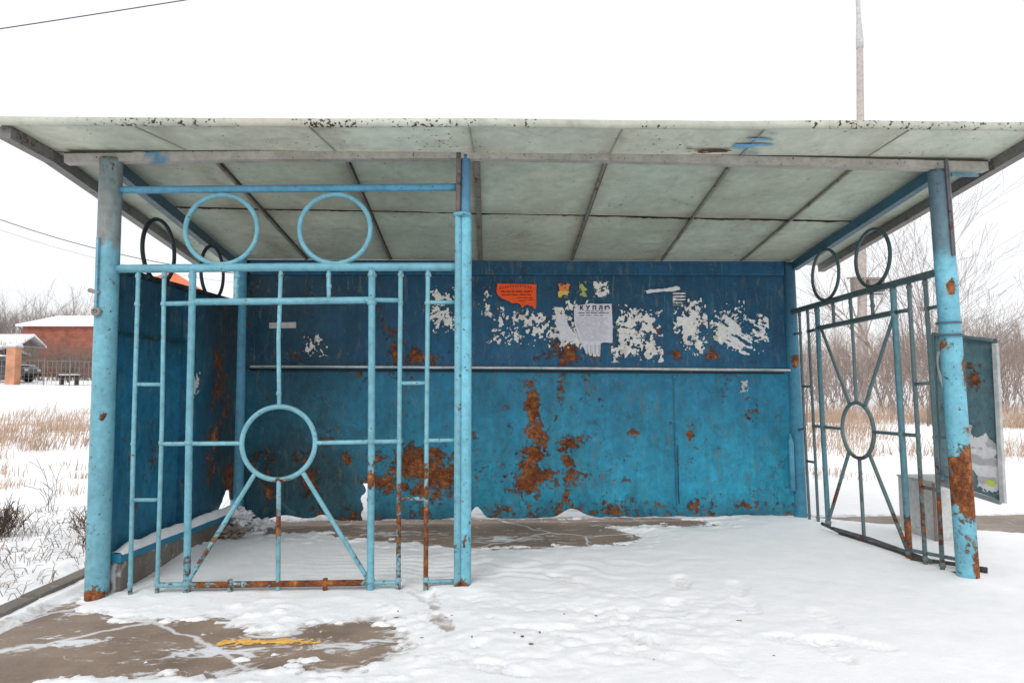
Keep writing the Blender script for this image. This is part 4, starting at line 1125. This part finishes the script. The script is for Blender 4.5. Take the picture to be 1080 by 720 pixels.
for i, (x, y, h, n, lb) in enumerate(((-3.95, 1.60, .26, 60, 'dark bushy weed clump at the left edge of the verge'), (-3.30, 1.75, .20, 24, 'brown weed tuft close to the left front post'),
                                (-4.35, 2.75, .42, 5, 'tall thin pair of weed stalks standing in the verge snow'), (-3.55, 2.05, .16, 18, 'small dry weed tuft between the dark clump and the post'), (-3.05, 1.35, .14, 16, 'low dry weed tuft beside the shelter corner'))):
    rnd = random.Random(70+i); zs = float(snow_height(np.array([x]), np.array([y]))[0][0])
    m = MB()
    for k in range(n):
        a = rnd.uniform(0, 6.28); q = rnd.uniform(.1, .8) if n > 8 else .15; hh = h*rnd.uniform(.5, 1.05)
        b0 = Vector((rnd.gauss(0, .05), rnd.gauss(0, .05), -.03))
        branch(m, b0, Vector((math.cos(a)*q, math.sin(a)*q, 1)).normalized(), hh, .003, 1, rnd, lerp3((.06, .045, .035), (.16, .11, .08), rnd.random()), .02, 3, .7, 3)
    o = m.build('weed_clump', M_grass); o.location = (x, y, zs); tag(o, lb, 'weeds', 'weed clumps on the snowy verge')

# debris specks in the trodden snow
m = MB(); rnd = random.Random(12)
for i in range(16):
    x = rnd.uniform(-.75, 1.0); y = rnd.uniform(-1.0, -.15); z = float(snow_height(np.array([x]), np.array([y]))[0][0])
    a = rnd.uniform(0, 3.14); L = rnd.uniform(.003, .008)
    rock(m, (x, y, z+.001), L, i, lerp3((.16, .11, .08), (.30, .22, .16), rnd.random()), (1.6*abs(math.cos(a))+.4, 1.6*abs(math.sin(a))+.4, .35))
tag(m.build('snow_debris', M_grass, None, True), 'crumbs of dirt and leaf litter in the trodden snow', 'debris', kind='stuff')

# ------------------------------------------------------------------ pole, wires
zp = gz(12.75, 18.5)
pl = empty('utility_pole', (12.75, 18.5, zp)); tag(pl, 'tall pale concrete pole with two grey boxes rising behind the roof', 'utility pole')
m = MB(); m.tube([(0, 0, -.5), (.28, 0, 7.0), (.52, 0, 12.9)], [.17, .135, .11], 12, step=.6, c=(.46, .41, .38), rust=0); m.build('mast', M_v, pl, True)
m = MB(); m.tube([(.515, 0, 12.8), (.525, 0, 13.1), (.53, 0, 14.0), (.55, 0, 16.5)], [.125, .125, .075, .07], 10, c=(.52, .51, .50)); m.build('mast_extension', M_v, pl, True)
for x0, x1, z0, z1 in ((-.32, .06, 3.85, 4.33), (.24, .78, 3.85, 4.28)):
    m = MB(); m.box((x0, -.34, z0), (x1, -.12, z1), (.20, .18, .15)); m.box((x0-.02, -.36, z1), (x1+.02, -.10, z1+.03), (.36, .35, .33)); m.box((x0+.03, -.352, z0+.04), (x1-.03, -.342, z1-.05), (.24, .22, .19)); m.build('switch_box', M_v, pl)
m = MB(); m.bar((-.4, -.08, 3.80), (.85, -.08, 3.80), .06, .06, c=(.22, .21, .2)); m.bar((-.4, -.08, 4.36), (.85, -.08, 4.36), .05, .05, c=(.22, .21, .2)); m.build('cross_bracket', M_v, pl)

def cable(name, pts, r, label):
    m = MB(); m.tube(pts, r, 5, c=(.05, .05, .055)); tag(m.build(name, M_v), label, 'cable')
sag = lambda z0, k: [(-31+i*.9, 25, z0+k*(-31+i*.9+7.05)**2) for i in range(51)]
cable('overhead_cable', sag(6.12, .0123), .017, 'thicker dark cable sloping down past the left front post')
cable('overhead_cable', sag(5.72, .0121), .006, 'thin faint cable just below the thicker one at left')
cable('overhead_cable', [(-26+i*1.0, 10, 6.25+.19*(i*1.0)-.0045*i*(38-i)*.25) for i in range(39)], .011, 'black cable crossing the top left corner of the sky')

# ------------------------------------------------------------------ left background
# wire fence
fz = lambda x: gz(x, 36.5)
fe = empty('wire_fence', (-27, 36.5, fz(-27))); tag(fe, 'thin wire mesh fence crossing the snowy yard on the left', 'fence')
for i in range(14):
    x = -36+i*1.5; m = MB(); m.tube([(x+27, 0, fz(x)-fz(-27)-.2), (x+27, 0, fz(x)-fz(-27)+1.6)], .03, 6, c=(.22, .2, .19)); m.build('fence_post', M_v, fe)
m = MB()
x = -36.
while x < -16.6:
    m.box((x+27-.006, -.01, fz(x)-fz(-27)+.05), (x+27+.006, .01, fz(x)-fz(-27)+1.5), (.3, .28, .27)); x += .27
for zz in (.06, .4, .75, 1.1, 1.48):
    m.bar((-9, 0, fz(-36)-fz(-27)+zz), (10.4, 0, fz(-16.6)-fz(-27)+zz), .02, .022 if zz in (.06, 1.48) else .012, c=(.26, .24, .23), step=None)
m.build('mesh', M_v, fe)
pr = empty('brick_pillar', (-28.62, 36.2, gz(-28.6, 36.2))); tag(pr, 'orange brick gate pillar with a snow cap at far left', 'pillar')
m = MB(); m.box((-.27, -.27, -.3), (.27, .27, 2.2), (.6, .27, .14)); m.build('shaft', M_orangebrick, pr, bevel=.02)
m = MB(); m.box((-.33, -.33, 2.2), (.33, .33, 2.28)); m.build('capstone', M_v, pr, bevel=.02)
m = MB(); m.box((-.31, -.31, 2.28), (.31, .31, 2.40)); m.build('snow_cap', M_roofsnow, pr, bevel=.05)

# car: long dark estate seen from the side
cz_ = gz(-32.6, 41.5)
car = empty('parked_car', (-33.3, 41.5, cz_)); tag(car, 'dark parked car with snow on its roof behind the brick pillar', 'car')
prof = [(-2.2, .42), (-2.2, .95), (-2.05, 1.05), (-1.75, 1.10), (-1.45, 1.58), (-1.2, 1.68), (.55, 1.70), (.85, 1.62), (1.35, 1.12), (1.95, 1.02), (2.18, .88), (2.2, .42)]
m = MB(); nP = len(prof); vs = []
for y in (-.85, -.80, .80, .85):
    for x, z in prof:
        k = (1 if abs(y) < .83 else 0); top = z > 1.2
        vs.append((x*(1 if k else .985), y*(.86 if top else 1), z-.0 if k else z-.02))
fs = [tuple(range(nP)), tuple(range(3*nP, 4*nP))[::-1]]
for j in range(3):
    for i in range(nP): a = j*nP+i; b_ = j*nP+(i+1) % nP; fs.append((a, a+nP, b_+nP, b_))
m.add(vs, fs, (.045, .05, .055)); m.build('body', vcol('car_paint', .3, .1, 2., .5), car, bevel=.04)
for x0, x1, x2, x3 in ((-1.55, -.55, -.55, -1.28), (-.48, .42, .42, -.48), (.49, 1.12, .72, .49)):
    m = MB(); y = -.757; m.add([(x0, -.852, 1.10), (x1, -.852, 1.10), (x2, y, 1.56), (x3, y, 1.56)], [(0, 1, 2, 3)]); m.build('window', M_glass, car)
for x in (-1.4, 1.4):
    for y in (-.78, .78):
        m = MB(); m.tube([(x, y-.11, .34), (x, y+.11, .34)], .34, 20, c=(.02,)*3); w = m.build('wheel', M_tyre, car)
        m = MB(); sg = -1 if y < 0 else 1; m.tube([(x, y+sg*.10, .34), (x, y+sg*.125, .34)], .21, 16, c=(.4,)*3); m.build('rim', M_v, w)
for y in (-.6, .6):
    m = MB(); m.box((2.15, y-.16, .72), (2.22, y+.16, .86)); m.build('headlight', M_lamp, car, bevel=.02)
    m = MB(); m.box((-2.23, y-.14, .78), (-2.17, y+.14, .98)); m.build('tail_light', M_redlamp, car, bevel=.02)
m = MB(); m.box((-2.26, -.78, .40), (-2.15, .78, .60), (.03,)*3); m.build('bumper', M_v, car, bevel=.03)
m = MB(); m.box((2.15, -.78, .40), (2.26, .78, .60), (.03,)*3); m.build('bumper', M_v, car, bevel=.03)
m = MB(); m.box((-1.25, -.64, 1.69), (.6, .64, 1.80)); m.box((1.4, -.62, 1.10), (1.95, .62, 1.14)); m.build('roof_snow', M_roofsnow, car, bevel=.04)

# low dark bench in the yard
bz_ = gz(-25.6, 38.)
be = empty('garden_bench', (-26.2, 37.6, bz_)); tag(be, 'low dark bench standing in the snowy yard behind the wire fence', 'bench')
m = MB(); m.box((-.55, -.2, .50), (.55, .2, .60), (.05, .045, .045)); m.build('seat', M_v, be, bevel=.01)
m = MB(); m.box((-.55, -.2, .60), (.55, .2, .66)); m.build('snow_cap', M_roofsnow, be, bevel=.03)
for x in (-.45, .45):
    m = MB(); m.box((x-.04, -.17, -.1), (x+.04, .17, .50), (.07, .06, .06)); m.build('leg', M_v, be)
for (x, y, h, n, sd, lb) in ((-24.3, 40.5, 1.7, 14, 5, 'dark dense bush in the yard just left of the front post'), (-30.0, 43.5, .9, 9, 6, 'small low bush in the snow right of the parked car')):
    shrub('garden_bush', x, y, h, n, sd, (.10, .085, .075), lb, lev=2, r=.02, flare=.5, kids=5, cat='bush')

def house(name, x, y, w, d, h, rh, wallm, roofm, label, gable=False, windows=(), cat='building', overhang=.5):
    z = gz(x, y)-.3
    r = empty(name, (x, y, z)); tag(r, label, cat)
    m = MB(); m.box((-w/2, -d/2, 0), (w/2, d/2, h)); m.build('wall', wallm, r)
    e = overhang; W2 = w/2+e; D2 = d/2+e; m = MB()
    if gable == 'pyramid':
        m.add([(-W2, -D2, h), (W2, -D2, h), (W2, D2, h), (-W2, D2, h), (0, 0, h+rh)], [(0, 1, 4), (1, 2, 4), (2, 3, 4), (3, 0, 4), (0, 3, 2, 1)], (.5,)*3)
    else:
        inset = gable if isinstance(gable, float) else 0
        t = .22
        m.add([(-W2, -D2, h), (W2, -D2, h), (W2-inset, 0, h+rh), (-W2+inset, 0, h+rh), (-W2, D2, h), (W2, D2, h), (-W2, -D2, h+t), (W2, -D2, h+t), (W2-inset, 0, h+rh+t), (-W2+inset, 0, h+rh+t), (-W2, D2, h+t), (W2, D2, h+t)],
              [(6, 7, 8, 9), (9, 8, 11, 10), (0, 1, 7, 6), (5, 4, 10, 11), (0, 6, 9), (0, 9, 3), (0, 3, 4), (3, 9, 10, 4), (1, 2, 8, 7), (2, 5, 11, 8), (0, 4, 5, 1)], (.5,)*3)
    m.build('roof', roofm, r)
    for wx_, wz_, ww, wh in windows:
        m = MB(); m.box((wx_-ww/2-.08, -d/2-.06, wz_-.08), (wx_+ww/2+.08, -d/2-.003, wz_+wh+.08), (.45, .42, .4)); fo = m.build('window', M_v, r)
        m = MB(); m.box((wx_-ww/2, -d/2-.07, wz_), (wx_+ww/2, -d/2-.062, wz_+wh)); m.build('pane', M_glass, fo)
    return r
house('brick_building', -43.8, 75., 17.0, 9, 5.9, 1.55, M_redbrick, M_roofsnow, 'long red brick building under a snow covered roof at far left', 1.4,
      (), overhang=.5)
house('outbuilding', -53.2, 66., 9.6, 3, 3.3, 1.15, M_greywall, M_roofsnow, 'low grey brick outbuilding with snowy roof in front of the red one', .0, [(-3, 1.2, 1.2, 1.0), (1.5, 1.2, 1.2, 1.0)])
house('garage', -40.2, 48., 4.5, 4, 2.1, .55, M_greywall, M_roofsnow, 'small snow roofed garage at the left edge behind the car', .0)
house('orange_roof_house', -22.1, 41.5, 4.5, 4.5, 6.35, 1.85, M_greywall, M_orangeroof, 'house with a pointed orange metal roof showing above the left wall', 'pyramid', [(-1.1, 3.9, .9, 1.3), (1.1, 3.9, .9, 1.3)], 'house', .3)

# distant leafless woods, bark colours lightened to stand for haze
def far_tree(m, x, y, z, rnd):
    h = rnd.uniform(6.5, 10.5); c = lerp3((.26, .215, .20), (.36, .31, .29), rnd.random())
    branch(m, Vector((x, y, z-.3)), Vector((rnd.gauss(0, .06), rnd.gauss(0, .06), 1)).normalized(), h, .16, 2, rnd, c, -.02, 8, .55, 3)
o = scatter('distant_wood', 230, wedge(-46, -24, 122, 165), far_tree, M_twig); tag(o, 'hazy band of leafless trees along the skyline at left', 'wood')
def far_tree2(m, x, y, z, rnd):
    h = rnd.uniform(2.6, 4.6); c = lerp3((.32, .25, .225), (.40, .33, .30), rnd.random())
    branch(m, Vector((x, y, z-.3)), Vector((rnd.gauss(0, .08), rnd.gauss(0, .08), 1)).normalized(), h, .09, 2, rnd, c, -.02, 8, .55, 3)
o = scatter('distant_wood', 130, wedge(18, 47, 75, 110), far_tree2, M_twig); tag(o, 'hazy band of leafless trees along the skyline at right', 'wood')

# ------------------------------------------------------------------ light, sky, camera
w = bpy.data.worlds.new('World'); scene.world = w; w.use_nodes = True
nt_ = w.node_tree; nt_.nodes.clear()
out = nt_.nodes.new('ShaderNodeOutputWorld'); bg = nt_.nodes.new('ShaderNodeBackground')
sky = nt_.nodes.new('ShaderNodeTexSky'); sky.sky_type = 'NISHITA'; sky.sun_disc = False
SUN_EL, SUN_ROT = math.radians(38), math.radians(200)
sky.sun_elevation = SUN_EL; sky.sun_rotation = SUN_ROT
mx = nt_.nodes.new('ShaderNodeMixRGB'); mx.inputs[0].default_value = .93; mx.inputs[2].default_value = (10.2, 10.3, 10.5, 1)   # solid cloud deck
nt_.links.new(sky.outputs[0], mx.inputs[1]); nt_.links.new(mx.outputs[0], bg.inputs[0]); nt_.links.new(bg.outputs[0], out.inputs[0])
bg.inputs[1].default_value = .106
sl = bpy.data.lights.new('overcast_sun', 'SUN'); sl.energy = 1.25; sl.angle = math.radians(25); sl.color = (1, .97, .93)
so = bpy.data.objects.new('overcast_sun', sl); col.objects.link(so)
sd_ = Vector((math.sin(SUN_ROT)*math.cos(SUN_EL), math.cos(SUN_ROT)*math.cos(SUN_EL), math.sin(SUN_EL)))
so.rotation_euler = sd_.to_track_quat('Z', 'Y').to_euler(); so.location = (0, -4, 8)

cam = bpy.data.cameras.new('camera'); co = bpy.data.objects.new('camera', cam); col.objects.link(co); scene.camera = co
yaw, pit, rol = 3.84883767e-02, 7.97691819e-02, -4.63046370e-03
fw = Vector((math.sin(yaw)*math.cos(pit), math.cos(yaw)*math.cos(pit), math.sin(pit)))
r0 = Vector((math.cos(yaw), -math.sin(yaw), 0)); u0 = r0.cross(fw)
rr = r0*math.cos(rol)+u0*math.sin(rol); uu = u0*math.cos(rol)-r0*math.sin(rol)
Mc = Matrix((rr, uu, -fw)).transposed().to_4x4(); Mc.translation = (-.272375825, -3.49749283, 1.05040235)
co.matrix_world = Mc
cam.sensor_fit = 'HORIZONTAL'; cam.sensor_width = 36; cam.lens = 36*680/1080
cam.clip_start = .05; cam.clip_end = 2000
scene.view_settings.view_transform = 'Standard'; scene.view_settings.look = 'None'; scene.view_settings.exposure = 0; scene.view_settings.gamma = 1
scene.cycles.max_bounces = 8; scene.cycles.diffuse_bounces = 5
